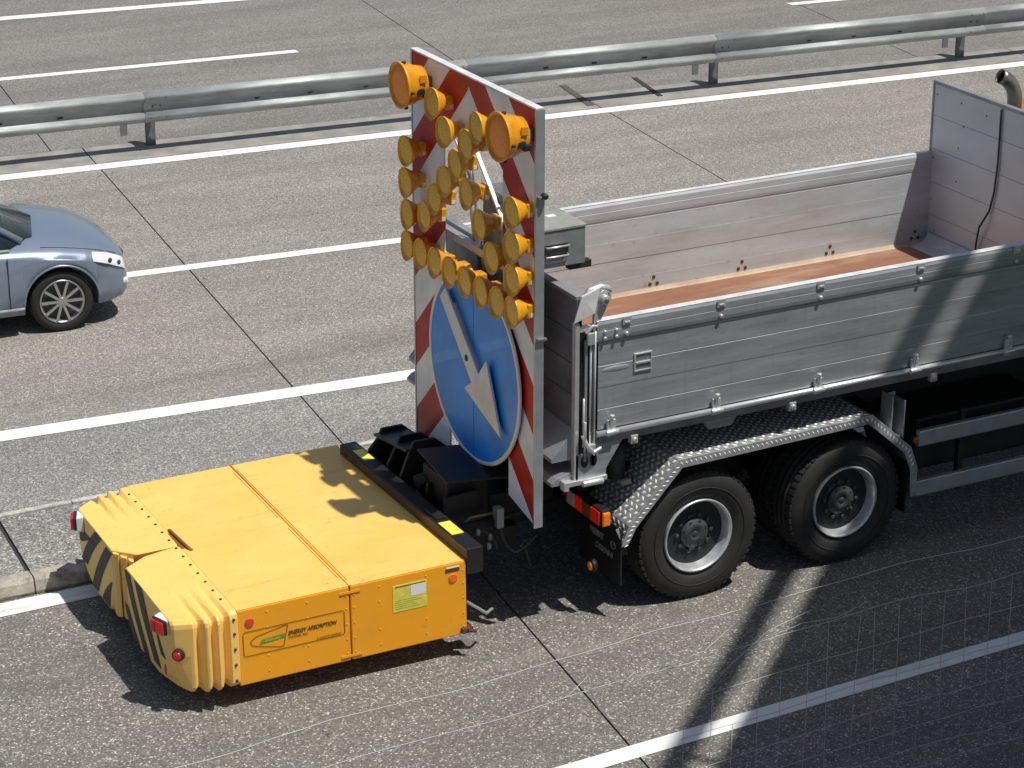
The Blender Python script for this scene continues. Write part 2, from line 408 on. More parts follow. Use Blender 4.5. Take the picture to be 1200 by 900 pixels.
# ------------------------------------------------------------------ mesh helpers
class MB:
    def __init__(s): s.bm = bmesh.new()
    def box(s, x0, x1, y0, y1, z0, z1):
        v = [s.bm.verts.new(p) for p in ((x0,y0,z0),(x1,y0,z0),(x1,y1,z0),(x0,y1,z0),(x0,y0,z1),(x1,y0,z1),(x1,y1,z1),(x0,y1,z1))]
        for f in ((3,2,1,0),(4,5,6,7),(0,1,5,4),(1,2,6,5),(2,3,7,6),(3,0,4,7)):
            s.bm.faces.new([v[i] for i in f])
        return s
    def hexa(s, pts):
        v = [s.bm.verts.new(p) for p in pts]
        for f in ((3,2,1,0),(4,5,6,7),(0,1,5,4),(1,2,6,5),(2,3,7,6),(3,0,4,7)):
            s.bm.faces.new([v[i] for i in f])
        return s
    def bar(s, a, b, w, h, up=(0,0,1)):
        a, b = Vector(a), Vector(b)
        d = (b-a).normalized(); u = Vector(up)
        sx = d.cross(u)
        if sx.length < 1e-4: sx = d.cross(Vector((1,0,0)))
        sx.normalize(); u = sx.cross(d)
        pts = []
        for q in (a, b):
            pts += [q-sx*w/2-u*h/2, q+sx*w/2-u*h/2, q+sx*w/2+u*h/2, q-sx*w/2+u*h/2]
        v = [s.bm.verts.new(p) for p in pts]
        for f in ((3,2,1,0),(4,5,6,7),(0,1,5,4),(1,2,6,5),(2,3,7,6),(3,0,4,7)):
            s.bm.faces.new([v[i] for i in f])
        return s
    def prism(s, poly, axis, a, b):
        """poly: 2-D outline; axis 0: (y,z) extruded in x; 1: (x,z) in y; 2: (x,y) in z"""
        def P(q, t):
            return (t,q[0],q[1]) if axis == 0 else (q[0],t,q[1]) if axis == 1 else (q[0],q[1],t)
        A = [s.bm.verts.new(P(q, a)) for q in poly]
        B = [s.bm.verts.new(P(q, b)) for q in poly]
        s.bm.faces.new(A[::-1]); s.bm.faces.new(B)
        n = len(poly)
        for i in range(n):
            s.bm.faces.new((A[i], A[(i+1)%n], B[(i+1)%n], B[i]))
        return s
    def tube(s, pts, r, n=8, cap=True):
        pts = [Vector(p) for p in pts]
        rings = []
        ref = None
        for i, p in enumerate(pts):
            d = (pts[min(i+1, len(pts)-1)]-pts[max(i-1, 0)]).normalized()
            if ref is None:
                ref = d.cross(Vector((0, 0, 1)))
                if ref.length < 1e-3: ref = d.cross(Vector((1, 0, 0)))
            ref = (ref - d*ref.dot(d)).normalized()
            u = d.cross(ref)
            rr = r[i] if isinstance(r, (list, tuple)) else r
            rings.append([s.bm.verts.new(p+ref*math.cos(2*PI*k/n)*rr+u*math.sin(2*PI*k/n)*rr) for k in range(n)])
        for a, b in zip(rings, rings[1:]):
            for k in range(n):
                f = s.bm.faces.new((a[k], a[(k+1)%n], b[(k+1)%n], b[k])); f.smooth = True
        if cap:
            s.bm.faces.new(rings[0][::-1]); s.bm.faces.new(rings[-1])
        return s
    def lathe(s, prof, c, axis='y', n=32, smooth=True, closed=False, squash=1.0):
        """prof: (along, radius) list; axis: 'x','y','z'"""
        c = Vector(c); rings = []
        for t, r in prof:
            ring = []
            for k in range(n):
                a = 2*PI*k/n
                ca, sa = math.cos(a)*r, math.sin(a)*r*squash
                q = {'x': (t, ca, sa), 'y': (ca, t, sa), 'z': (ca, sa, t)}[axis]
                ring.append(s.bm.verts.new(c+Vector(q)))
            rings.append(ring)
        pairs = list(zip(rings, rings[1:]))
        if closed: pairs.append((rings[-1], rings[0]))
        for a, b in pairs:
            for k in range(n):
                f = s.bm.faces.new((a[k], a[(k+1)%n], b[(k+1)%n], b[k])); f.smooth = smooth
        if not closed:
            for rg in (rings[0], rings[-1]):
                s.bm.faces.new(rg)
        return s
    def build(s, name, m, parent=None, label=None, bevel=0, kind=None, seg=2, loc=None, raw=False):
        bmesh.ops.recalc_face_normals(s.bm, faces=s.bm.faces)
        me = bpy.data.meshes.new(name)
        s.bm.to_mesh(me); s.bm.free()
        if m is not None: me.materials.append(M[m] if isinstance(m, str) else m)
        return link(name, me, parent, label, bevel, kind, seg, loc)

def link(name, me, parent=None, label=None, bevel=0, kind=None, seg=2, loc=None):
    o = bpy.data.objects.new(name, me)
    C.objects.link(o)
    if parent: o.parent = parent
    if label: o['label'] = label
    if kind: o['kind'] = kind
    if loc: o.location = loc
    if bevel:
        b = o.modifiers.new('bevel', 'BEVEL')
        b.width = bevel; b.segments = seg; b.limit_method = 'ANGLE'; b.angle_limit = R(40)
    return o

def tag(o, label, cat, group=None):
    o['label'] = label; o['category'] = cat
    if group: o['group'] = group
    return o
def thing(name, label, cat, loc=(0,0,0), rz=0, group=None):
    o = bpy.data.objects.new(name, None)
    C.objects.link(o)
    o.location = loc; o.rotation_euler = (0, 0, rz)
    o.empty_display_size = 0.2
    return tag(o, label, cat, group)
def struct(name, label=None):
    o = bpy.data.objects.new(name, None)
    C.objects.link(o); o['kind'] = 'structure'
    if label: o['label'] = label
    return o
def copy_tree(o, parent=None):
    c = o.copy(); C.objects.link(c); c.parent = parent
    for ch in list(o.children): copy_tree(ch, c)
    return c
def text(body, size, name, m, parent, mtx, shear=0.0, ext=0.001, bold=0.0, sx=1.0, align='LEFT', label=None):
    cu = bpy.data.curves.new('txt', 'FONT')
    cu.body = body; cu.size = size; cu.shear = shear; cu.extrude = ext; cu.offset = bold
    cu.align_x = align
    t = bpy.data.objects.new('txt', cu)
    C.objects.link(t)
    bpy.context.view_layer.update()
    me = bpy.data.meshes.new_from_object(t.evaluated_get(bpy.context.evaluated_depsgraph_get()))
    bpy.data.objects.remove(t)
    me.transform(Matrix.Diagonal((sx, 1, 1, 1)))
    me.transform(mtx)
    me.materials.clear(); me.materials.append(M[m])
    return link(name, me, parent, label)
def facing_minus_y(x, y, z):   # text plane facing the viewer (-Y), reading +X
    return Matrix.Translation((x, y, z)) @ Matrix(((1,0,0,0),(0,0,-1,0),(0,1,0,0),(0,0,0,1)))
def facing_minus_x(x, y, z):   # facing -X, reading towards -Y
    return Matrix.Translation((x, y, z)) @ Matrix(((0,0,-1,0),(-1,0,0,0),(0,1,0,0),(0,0,0,1)))

# ================================================================== SETTING
SL = -0.0805
def strip_poly(ya, yb, x0, x1, jx, jsl, sa=SL, sb=SL, gap=0.0):
    """road slab corners between lines y=ya+sa*x and y=yb+sb*x and joints x = x0 + jsl*(y)"""
    pts = []
    for (y0, s_, xj, g) in ((ya, sa, x0, gap), (ya, sa, x1, -gap), (yb, sb, x1, -gap), (yb, sb, x0, gap)):
        x = (xj+jsl*y0)/(1-jsl*s_)+g
        pts.append((x, y0+s_*x))
    return pts

# ground sheet to the horizon
mb = MB()
mb.box(-1500, 1500, -1500, 1500, -0.6, -0.08)
g = mb.build('ground', 'verge', kind='structure')

carr = struct('motorway_carriageway', 'exposed aggregate concrete carriageways of the motorway')
# joint filler bed under the slabs
mb = MB(); mb.prism([(-400, -3.4+0), (400, -3.4), (400, 40-32), (400, 60-32), (-400, 60+32)], 2, -0.07, -0.022)
mb.build('joint_filler', 'seal', carr)

def slabs(ya, yb, xs, jsl, m, name='slab', sa=SL, sb=SL, parent=carr, ztop=0.0):
    n = len(xs)-1
    for i in range(n):
        p = strip_poly(ya+0.004, yb-0.004, xs[i], xs[i+1], 0, jsl, sa, sb, 0.008)
        q = MB(); q.prism(p, 2, -0.05, ztop+random.uniform(-0.0008, 0.0008))
        q.build(name, m, parent)
near_x = [-300]+[-0.62+6.83*k for k in range(-4, 9)]+[400]
mid_x = [-300]+[-0.62+6.83*k for k in range(-4, 9)]+[400]
far_x = [-300]+[-1.23+6.3*k for k in range(-4, 9)]+[400]
ramp_x = [-300]+[-0.46+6.6*k for k in range(-4, 8)]+[400]
slabs(3.70, 5.52, mid_x, 0.101, 'shoulder', sa=0.0)
slabs(5.52, 9.36, mid_x, 0.101, 'slab')
slabs(9.36, 13.66, mid_x, 0.101, 'slab')
slabs(13.66, 14.42, mid_x, 0.101, 'channel')
slabs(14.42, 18.4, far_x, 0.116, 'farslab')
slabs(18.4, 22.2, far_x, 0.116, 'farslab')
slabs(22.2, 27, far_x, 0.116, 'farslab')
slabs(-3.3, 2.46, ramp_x, 0.117, 'ramp', sa=0.0, sb=0.0)

def line_mark(name, y0, sl, x0, x1, w, m, z=0.0045, n=None):
    q = MB()
    n = n or max(1, int((x1-x0)/1.5))
    prev = None
    for i in range(n+1):
        x = x0+(x1-x0)*i/n
        ww = w*(1+random.uniform(-0.02, 0.02))
        cur = (q.bm.verts.new((x, y0+sl*x-ww/2, z)), q.bm.verts.new((x, y0+sl*x+ww/2, z)))
        if prev: q.bm.faces.new((prev[0], cur[0], cur[1], prev[1]))
        prev = cur
    return q.build(name, m, carr)
line_mark('edge_line', -1.742, 0.033, -40, 60, 0.165, 'linec')
line_mark('edge_line', 2.31, 0.0, -40, 60, 0.22, 'line')
line_mark('edge_line', 5.445, -0.0795, -40, 60, 0.235, 'linec')
line_mark('lane_dash', 9.37, -0.085, -2.6, 3.5, 0.175, 'linec')
line_mark('lane_dash', 9.37, -0.085, 11.5, 17.5, 0.175, 'linec')
line_mark('edge_line', 13.5, -0.0805, -60, 80, 0.235, 'line')
line_mark('lane_dash', 18.27, -0.0878, -1.0, 5.21, 0.17, 'linec')
line_mark('lane_dash', 18.27, -0.0878, 13.22, 19.2, 0.17, 'linec')
line_mark('edge_line', 22.03, -0.1085, -60, 90, 0.24, 'linec')
# bitumen seals crossing the drainage channel
for (a, b, w, m_) in (((8.72,14.22), (8.53,13.2), 0.07, 'seal'), ((7.64,14.3), (7.46,13.2), 0.10, 'sealgrey')):
    q = MB(); q.bar((a[0], a[1], 0.006), (b[0], b[1], 0.006), w, 0.006); q.build('joint_seal', m_, carr)

# ---- raised traffic island between ramp and main carriageway
isl = struct('traffic_island', 'raised concrete traffic island with worn kerb stones')
IY0, IY1 = 2.47, 3.80
xs = [-60, -16.3, -9.9, -3.52, 3.0, 9.5, 16, 60]
for a, b in zip(xs, xs[1:]):
    q = MB(); q.prism([(a+0.02, IY0+0.16), (b-0.02, IY0+0.16), (b+0.05, IY1-0.1-0.0*b), (a+0.09, IY1-0.1)], 2, -0.04, 0.118)
    q.build('island_slab', 'island', isl)
q = MB(); q.box(-60, 60, IY0+0.1, IY1-0.05, -0.05, 0.095); q.build('island_filler', 'seal', isl)
x = -40.0 + 0.48
while x < 30:
    x2 = x+1.0
    q = MB()
    n = 10
    prof = [(IY0+0.012, -0.03), (IY0, 0.02), (IY0+0.012, 0.10), (IY0+0.045, 0.128), (IY0+0.15, 0.13), (IY0+0.15, -0.03)]
    rings = []
    for i in range(n+1):
        xx = x+0.006+(x2-x-0.012)*i/n
        rings.append([q.bm.verts.new((xx, y_+(noise.noise((xx*6, y_*9, z_*9))*0.012 if k < 4 else 0), z_+(noise.noise((xx*8, y_*7+5, 3))*0.010 if k in (2,3,4) else 0))) for k, (y_, z_) in enumerate(prof)])
    for A, B in zip(rings, rings[1:]):
        for k in range(len(prof)):
            q.bm.faces.new((A[k], A[(k+1)%6], B[(k+1)%6], B[k]))
    q.bm.faces.new(rings[0]); q.bm.faces.new(rings[-1])
    q.build('kerb_stone', 'kerb', isl)
    x = x2
x = -40.0+0.2
while x < 30:
    q = MB(); q.box(x+0.003, x+1.0-0.003, IY1-0.06, IY1+0.0, -0.03, 0.125+random.uniform(-0.004, 0.004))
    q.build('back_kerb_stone', 'backkerb', isl, bevel=0.01)
    x += 1.0

def tuft(name, loc, n, h, m, label, cat='grass tuft', spread=0.06):
    q = MB()
    for i in range(n):
        a = random.uniform(0, 2*PI); r = random.uniform(0, spread)
        b = Vector((math.cos(a)*r, math.sin(a)*r, 0))
        d = Vector((math.cos(a)*random.uniform(0.1, 0.6), math.sin(a)*random.uniform(0.1, 0.6), 1)).normalized()
        L = h*random.uniform(0.5, 1.1); w = 0.004+h*0.012
        sd = Vector((-math.sin(a), math.cos(a), 0))*w
        pr = None
        for k in range(4):
            t = k/3
            p = b+d*L*t+Vector((math.cos(a), math.sin(a), -0.6))*L*0.35*t*t
            if k < 3:
                cur = (q.bm.verts.new(p-sd*(1-t)), q.bm.verts.new(p+sd*(1-t)))
                if pr: q.bm.faces.new((pr[0], pr[1], cur[1], cur[0]))
                pr = cur
            else:
                q.bm.faces.new((pr[0], pr[1], q.bm.verts.new(p)))
    o = q.build(name, m, loc=loc)
    return tag(o, label, cat)
tuft('weed', (-3.45, 3.84, 0.0), 60, 0.13, 'grassb', 'small green weed growing at the back edge of the traffic island', 'weed')

# ---- median guardrail
gr = thing('guardrail', 'long galvanised steel crash barrier along the motorway median', 'guardrail', (0, 14.2, 0))
def py(x): return 14.21-0.0805*x-14.2+(0.0 if x > 14 else 0.0035*(14-x)*0.35)      # local y of the post line
prof = [(-0.262,0.335), (-0.270,0.342), (-0.335,0.392), (-0.345,0.412), (-0.335,0.435), (-0.275,0.478), (-0.268,0.51), (-0.268,0.56), (-0.275,0.592), (-0.335,0.635), (-0.345,0.658), (-0.335,0.68), (-0.27,0.722), (-0.262,0.726)]
def prof2(x):
    return [(a, b+0.028) for a, b in prof]
def rail_panel(x0, x1, off):
    q = MB()
    rings = []
    for xx in (x0, x1):
        ring = [q.bm.verts.new((xx, py(xx)+y_-off, z_)) for (y_, z_) in prof2(xx)]
        ring += [q.bm.verts.new((xx, py(xx)+y_+0.006-off, z_)) for (y_, z_) in prof2(xx)[::-1]]
        rings.append(ring)
    n = len(rings[0])
    for k in range(n):
        f = q.bm.faces.new((rings[0][k], rings[0][(k+1)%n], rings[1][(k+1)%n], rings[1][k])); f.smooth = k not in (13, 27)
    q.bm.faces.new(rings[0]); q.bm.faces.new(rings[1])
    return q.build('rail_panel', 'galv', gr)
post_xs = [1.64-3.94*k for k in range(1, 9)][::-1]+[1.64+3.94*k for k in range(0, 18)]
for i, px in enumerate(post_xs):
    nx = post_xs[i+1] if i+1 < len(post_xs) else px+4
    rail_panel(px-0.16, nx+0.16, 0.0 if i % 2 else 0.007)
post_me = bolt_me = stub_me = slot_me = None
for px in post_xs:
    y = py(px)
    if post_me is None:
        q = MB(); q.box(-0.055, 0.055, -0.035, -0.028, -0.05, 0.66).box(-0.055, 0.055, 0.028, 0.035, -0.05, 0.66).box(-0.05, -0.043, -0.028, 0.028, -0.05, 0.66)
        o = q.build('post', 'galvd', gr); post_me = o.data
        q = MB(); q.box(-0.035, 0.035, -0.006, 0.0, 0.16, 0.5).box(-0.041, -0.035, -0.006, 0.03, 0.16, 0.5).box(0.035, 0.041, -0.006, 0.03, 0.16, 0.5)
        s2 = q.build('hanger_bracket', 'galv', gr); stub_me = s2.data
        q = MB(); q.box(-0.05, 0.05, -0.245, -0.036, 0.47, 0.60); s3 = q.build('spacer', 'galvd', gr); sp_me = s3.data
        q = MB(); q.lathe([(-0.012, 0.006), (-0.008, 0.013), (0.0, 0.013)], (0, 0, 0), 'y', 8); s4 = q.build('bolt', 'galvd', gr); bolt_me = s4.data
        q = MB(); q.box(-0.035, 0.035, -0.278, -0.266, 0.525, 0.545); s5 = q.build('slot', 'seal', gr); slot_me = s5.data
    else:
        o = link('post', post_me, gr); s2 = link('hanger_bracket', stub_me, gr); s3 = link('spacer', sp_me, gr)
        s4 = link('bolt', bolt_me, gr); s5 = link('slot', slot_me, gr)
    o.location = (px, y, 0); s2.location = (px-0.40, y-0.18, 0.05); s3.location = (px, y, 0); s4.location = (px-0.1, y-0.351, 0.443); s5.location = (px+1.3, py(px+1.3), 0)
    for (dx, yy, zz) in ((0.1, -0.351, 0.443), (-0.1, -0.351, 0.686), (0.1, -0.351, 0.686), (-0.05, -0.274, 0.563), (0.05, -0.274, 0.563)):
        s4 = link('bolt', bolt_me, gr); s4.location = (px+dx, y+yy, zz)
    s6 = link('slot', slot_me, gr); s6.location = (px+2.0, py(px+2.0), 0)
    s6 = link('slot', slot_me, gr); s6.location = (px-1.2, py(px-1.2), 0)

# ---- overpass the photograph is taken from (out of frame; it throws the shade at lower right)
br = thing('overpass', 'concrete road overpass with steel handrail crossing over the motorway', 'bridge', (0, 0, 0))
bu = Vector((0.732, 0.681, 0)); bn = Vector((-0.681, 0.732, 0))
def BP(u, n, z): v = bu*u+bn*n; return (v.x, v.y, z)
q = MB(); q.hexa([BP(-45, -5.26, 8.1), BP(60, -5.26, 8.1), BP(60, -15, 8.1), BP(-45, -15, 8.1), BP(-45, -5.26, 8.9), BP(60, -5.26, 8.9), BP(60, -15, 8.9), BP(-45, -15, 8.9)])
q.build('deck', 'concrete', br)
q = MB(); q.bar(BP(-45, -5.2, 9.38), BP(60, -5.2, 9.38), 0.15, 0.08); q.build('handrail', 'galv', br)
q = MB(); q.tube([BP(-45, -5.2, 9.16), BP(60, -5.2, 9.16)], 0.016, 6); q.build('middle_rail', 'galv', br)
for k in range(-8, 11):
    u_ = -2.2+5.6*k
    if -45 < u_ < 60:
        q = MB(); q.bar(BP(u_, -5.34, 8.9), BP(u_, -5.2, 9.35), 0.06, 0.06, bu); q.build('handrail_post', 'galvd', br)
for (u_, n_) in ((-30, -7), (-30, -13), (34, -7), (34, -13)):
    p_ = BP(u_, n_, 0); q = MB(); q.lathe([(-0.3, 0.5), (8.1, 0.5)], (p_[0], p_[1], 0), 'z', 20); q.build('pier', 'concrete', br)

# ---- wildlife fence along the verge, torn on the left
fe = thing('wire_fence', 'thin galvanised wire mesh fence beside the road, torn open at its left end', 'wire fence', (0, -3.0, 0))
zs = [1.66, 1.40, 1.14, 0.88, 0.64, 0.45, 0.28, 0.13]
for i, z_ in enumerate(zs):
    q = MB(); pts = []
    x_end = [-5.2, -3.6, -1.35, -1.2, -1.1, -1.2, -1.0, -1.0][i]
    x = 9.0
    while x > x_end:
        sag = 0.0
        if x < 0.4: sag = (0.4-x)*(0.03 if i == 0 else 0.035)
        pts.append((x, noise.noise((x*1.1, i*3, 0))*0.04, z_-sag+noise.noise((x*1.3, i*7, 2))*0.035+noise.noise((x*6, i*5, 2))*0.008))
        x -= 0.18
    q.tube(pts, 0.0029 if i == 0 else 0.0026 if i < 3 else 0.0021, 5); q.build('horizontal_wire', 'wire', fe)
q = MB(); q.tube([(0, 0, 0.02), (0.006, 0.0, 0.5), (-0.004, 0, 0.9), (0, 0.0, 1.40)], 0.0019, 5)
vw = q.build('vertical_wire', 'wire', fe); vme = vw.data; vw.location = (8.9, 0, 0)
x = 8.72
while x > -1.1:
    o = link('vertical_wire', vme, fe); o.location = (x, random.uniform(-0.005, 0.005), random.uniform(-0.01, 0.01))
    o.rotation_euler = (random.uniform(-0.02, 0.02), random.uniform(-0.015, 0.015), random.uniform(0, 6))
    if x < 0.5: o.scale = (1, 1, random.choice([0.6, 0.8, 0.98, 0.81, 0.99]))
    o.rotation_euler.y += random.uniform(-0.03, 0.03)
    x -= random.uniform(0.165, 0.2)
for pts in ([(-0.9, 0, 1.12), (-0.75, 0, 1.25), (-0.45, 0.02, 1.42), (-0.15, 0, 1.5)],
            [(-1.25, 0, 1.36), (-0.95, -0.03, 1.42), (-0.7, 0, 1.55), (-0.55, 0.02, 1.58)],
            [(-0.55, 0, 1.37), (-0.2, 0.02, 1.41), (0.05, 0, 1.40), (0.3, 0.03, 1.44)],
            [(-1.5, 0, 1.33), (-1.42, 0.02, 1.36), (-1.36, 0, 1.33), (-1.44, 0.0, 1.31), (-1.5, 0, 1.34), (-1.1, 0, 1.37)],
            [(-2.1, 0, 1.2), (-1.9, 0, 1.32), (-1.75, 0.01, 1.42)],
            [(-1.74, 0, 1.42), (-1.72, 0, 1.3), (-1.66, 0, 1.16)]):
    q = MB(); q.tube(pts, 0.0024, 5); q.build('loose_wire', 'wire', fe)
for px in (4.2, 8.95, -5.3):
    q = MB(); q.tube([(px, 0.06, -0.2), (px, 0.06, 1.75)], 0.03, 10); q.build('fence_post', 'galvd', fe)

tuft('grass_tuft', (-0.95, -3.0, 0.0), 5, 0.45, 'grassdry', 'dry straw coloured grass stalk in front of the white edge line')
# verge grass, outside the carriageway
q = MB()
for i in range(5000):
    x_ = random.uniform(-7, 9); y_ = -3.45-abs(random.gauss(0, 1.6))
    a = random.uniform(0, 2*PI); h = random.uniform(0.04, 0.13); w = 0.006
    dx, dy = math.cos(a), math.sin(a)
    v = [q.bm.verts.new((x_-dy*w, y_+dx*w, -0.08)), q.bm.verts.new((x_+dy*w, y_-dx*w, -0.08)), q.bm.verts.new((x_+dx*h*0.5, y_+dy*h*0.5, h-0.08))]
    q.bm.faces.new(v)
o = q.build('verge_grass', 'grassb', kind='stuff'); o['label'] = 'short green grass on the roadside verge'; o['category'] = 'grass'

#TRUCK
# ================================================================== DUMP TRUCK
tk = thing('dump_truck', 'three sided aluminium tipper truck seen from its rear, parked in the ramp lane', 'truck', (0, 0, 0))
LB, HX = 4.80, 4.80
# near side: planks
def side_wall(y0, y1, name, m_out, name_far=False):
    side = MB(); side.box(0.02, HX, y0+0.006, y1-0.006, 1.585, 2.41)
    sd = side.build(name, m_out, tk)
    bz = [1.585, 1.745, 1.912, 2.08, 2.252]
    for i, (a, b) in enumerate(zip(bz, bz[1:])):
        q = MB()
        d = 0.006
        e_ = 0.0015 if name_far else 0.005
        q.prism([(y0, a+0.001), (y0+(0.003 if i%2 else 0.0), b-e_*1.2), (y0+e_, b-0.0005), (y1-0.005, b-0.0005), (y1, b-0.003), (y1, a+0.002), (y1-0.005, a), (y0+e_, a)], 0, 0.02, HX)
        q.build('plank', m_out, sd)
    # top rail: fixed profile, standing proud
    y0_ = y0; y0 = y0+(0.013 if name_far else 0)
    q = MB(); q.prism([(y0-0.012, 2.275), (y0-0.016, 2.30), (y0-0.016, 2.345), (y0-0.0135, 2.350), (y0-0.0145, 2.354), (y0-0.014, 2.40), (y0-0.004, 2.42), (y1+0.004, 2.42), (y1+0.010, 2.405), (y1+0.010, 2.29), (y1, 2.262), (y0+0.004, 2.262)], 0, 0.0, HX)
    q.build('top_rail', m_out, sd)
    q = MB(); q.box(0.0, HX, y0+0.0-0.005, y1+0.012, 2.4215, 2.429); q.build('top_cap', 'cap', sd, bevel=0.003)
    return sd
ns = side_wall(0.0, 0.045, 'side_panel', 'alu')
fs = side_wall(2.455, 2.50, 'side_panel', 'inner', True)
# dark slot under near top rail
# near bottom rail with hinges
q = MB(); q.tube([(0.0, -0.02, 1.562), (HX+0.3, -0.02, 1.562)], 0.022, 12); q.build('bottom_rail', 'alub', tk)
q = MB(); q.box(0.0, HX, 0.02, 2.48, 1.50, 1.582); q.build('bed_frame', 'alud', tk)
q = MB(); q.box(0.0, HX+0.3, -0.005, 0.08, 1.475, 1.545); q.build('side_sill', 'alud', tk)
hinge = None
for hx in (0.12, 1.02, 1.93, 2.83, 3.74, 4.6):
    q = MB()
    q.box(-0.035, 0.035, -0.035, -0.012, 1.53, 1.66).tube([(-0.05, -0.04, 1.565), (0.05, -0.04, 1.565)], 0.022, 10)
    q.tube([(0, -0.03, 1.6), (0, -0.04, 1.70)], 0.013, 8).lathe([(-0.03, 0.008), (-0.02, 0.02), (0.0, 0.02)], (0, -0.04, 1.70), 'z', 8)
    o = q.build('hinge', 'alub', tk, bevel=0.004); o.location = (hx, 0, 0)
for hx in (0.32, 1.71, 3.03, 4.3):
    q = MB(); q.box(-0.03, 0.03, -0.03, 0.02, 1.43, 1.50).lathe([(-0.045, 0.018), (-0.03, 0.022), (-0.02, 0.022)], (0, 0, 1.465), 'y', 10)
    o = q.build('rope_hook', 'alub', tk, bevel=0.006); o.location = (hx, 0, 0)
for hx in (0.24, 1.04, 1.92, 2.84, 3.76):
    q = MB(); q.box(-0.035, 0.035, -0.028, -0.015, 2.372, 2.434).box(-0.02, 0.02, -0.035, -0.02, 2.385, 2.40)
    q2 = MB(); q2.lathe([(-0.034, 0.008), (-0.03, 0.017), (-0.014, 0.017)], (hx, 0, 2.302), 'y', 10); q2.build('rivet', 'alub', tk)
    o = q.build('latch', 'alub', tk, bevel=0.003); o.location = (hx, 0, 0)
for hx in (0.06, 0.155):
    for z_ in (2.345, 2.295):
        q = MB(); q.lathe([(-0.034, 0.006), (-0.03, 0.014), (-0.014, 0.014)], (hx, 0, z_), 'y', 10); q.build('rivet', 'alub', tk)
# recessed pull handle in near side
q = MB()
q.box(0.315, 0.465, -0.012, 0.004, 2.115, 2.128).box(0.315, 0.465, -0.012, 0.004, 1.985, 1.998).box(0.315, 0.328, -0.012, 0.004, 1.998, 2.115).box(0.452, 0.465, -0.012, 0.004, 1.998, 2.115).box(0.328, 0.452, -0.016, 0.0, 2.045, 2.062)
h = q.build('pull_handle', 'alub', tk, bevel=0.003)
q = MB(); q.box(0.33, 0.45, -0.004, 0.003, 2.0, 2.113); q.build('handle_recess', 'alud', h)
q = MB()
for i in range(9):
    pass
q.lathe([(-0.14, 0.001), (-0.10, 0.004), (0.0, 0.006), (0.09, 0.005), (0.12, 0.001)], (0.17, 0.0015, 2.04), 'x', 16, squash=4)
q.build('dent', 'alu', tk)

# load floor
q = MB(); q.box(-0.05, HX-0.02, 0.045, 2.455, 1.583, 1.60); fl = q.build('load_floor', 'rustfloor', tk)
q = MB(); q.prism([(0.045, 1.60), (0.045, 1.66), (0.052, 1.66), (0.075, 1.61), (0.10, 1.6025), (0.10, 1.60)], 0, 0.02, HX-0.02)
q.prism([(2.455, 1.60), (2.455, 1.625), (2.449, 1.625), (2.435, 1.608), (2.41, 1.6015), (2.41, 1.60)], 0, 0.02, HX-0.02); q.build('floor_edge', mat('sandy_floor_edge', (0.50, 0.40, 0.30), 0.7, var=0.6, vscale=4, vcol=(0.36, 0.22, 0.14)), tk)
q = MB(); q.prism([(HX-0.01, 1.60), (HX-0.01, 1.70), (HX-0.03, 1.70), (HX-0.09, 1.63), (HX-0.22, 1.603), (HX-0.22, 1.60)], 1, 0.1, 2.4); q.build('floor_edge', 'inner', tk)
# headboard, horizontal planks
hb = MB(); hb.box(HX+0.008, HX+0.032, 0.0, 2.5, 1.56, 3.05); hb = hb.build('headboard', 'head', tk)
zz = [1.56, 1.86, 2.16, 2.46, 2.76, 3.04]
for a, b in zip(zz, zz[1:]):
    q = MB(); q.box(HX, HX+0.04, 0.022, 2.478, a+0.001, b-0.002); q.build('plank', 'head', hb, bevel=0.002)
q = MB(); q.box(HX-0.006, HX+0.046, 0.0, 2.5, 3.041, 3.07).box(HX-0.006, HX+0.046, 2.479, 2.503, 1.56, 3.04).box(HX-0.006, HX+0.046, -0.003, 0.021, 1.56, 3.04)
q.build('headboard_frame', 'alu', hb, bevel=0.004)
for (y_, z_) in ((2.44, 2.95), (2.44, 2.38), (2.44, 2.0), (2.1, 2.95), (2.05, 2.75), (1.75, 2.92), (2.36, 1.73), (2.40, 1.70), (2.1, 2.55), (2.1, 2.25), (1.56, 3.0)):
    q = MB(); q.lathe([(-0.006, 0.004), (-0.004, 0.008), (0.0, 0.008)], (HX, y_, z_), 'x', 8); q.build('rivet', 'alud', hb)
q = MB(); q.tube([(HX-0.012, 1.55, 3.03), (HX-0.012, 1.545, 2.8), (HX-0.015, 1.54, 2.55), (HX-0.015, 1.56, 2.3), (HX-0.02, 1.60, 2.12), (HX-0.06, 1.67, 1.96), (HX-0.03, 1.73, 1.8), (HX-0.02, 1.75, 1.65)], 0.009, 6)
q.build('cable', 'cable', tk)
for bx in (1.96, 2.84, 3.75, 4.66):
    for dx, dz in ((0, 0.115), (-0.035, 0.055), (0.035, 0.055)):
        q = MB(); q.lathe([(-0.01, 0.008), (-0.006, 0.016), (0.0, 0.016)], (bx+dx, 2.456, 1.60+dz), 'y', 8); q.build('floor_bolt', 'rust', fs)

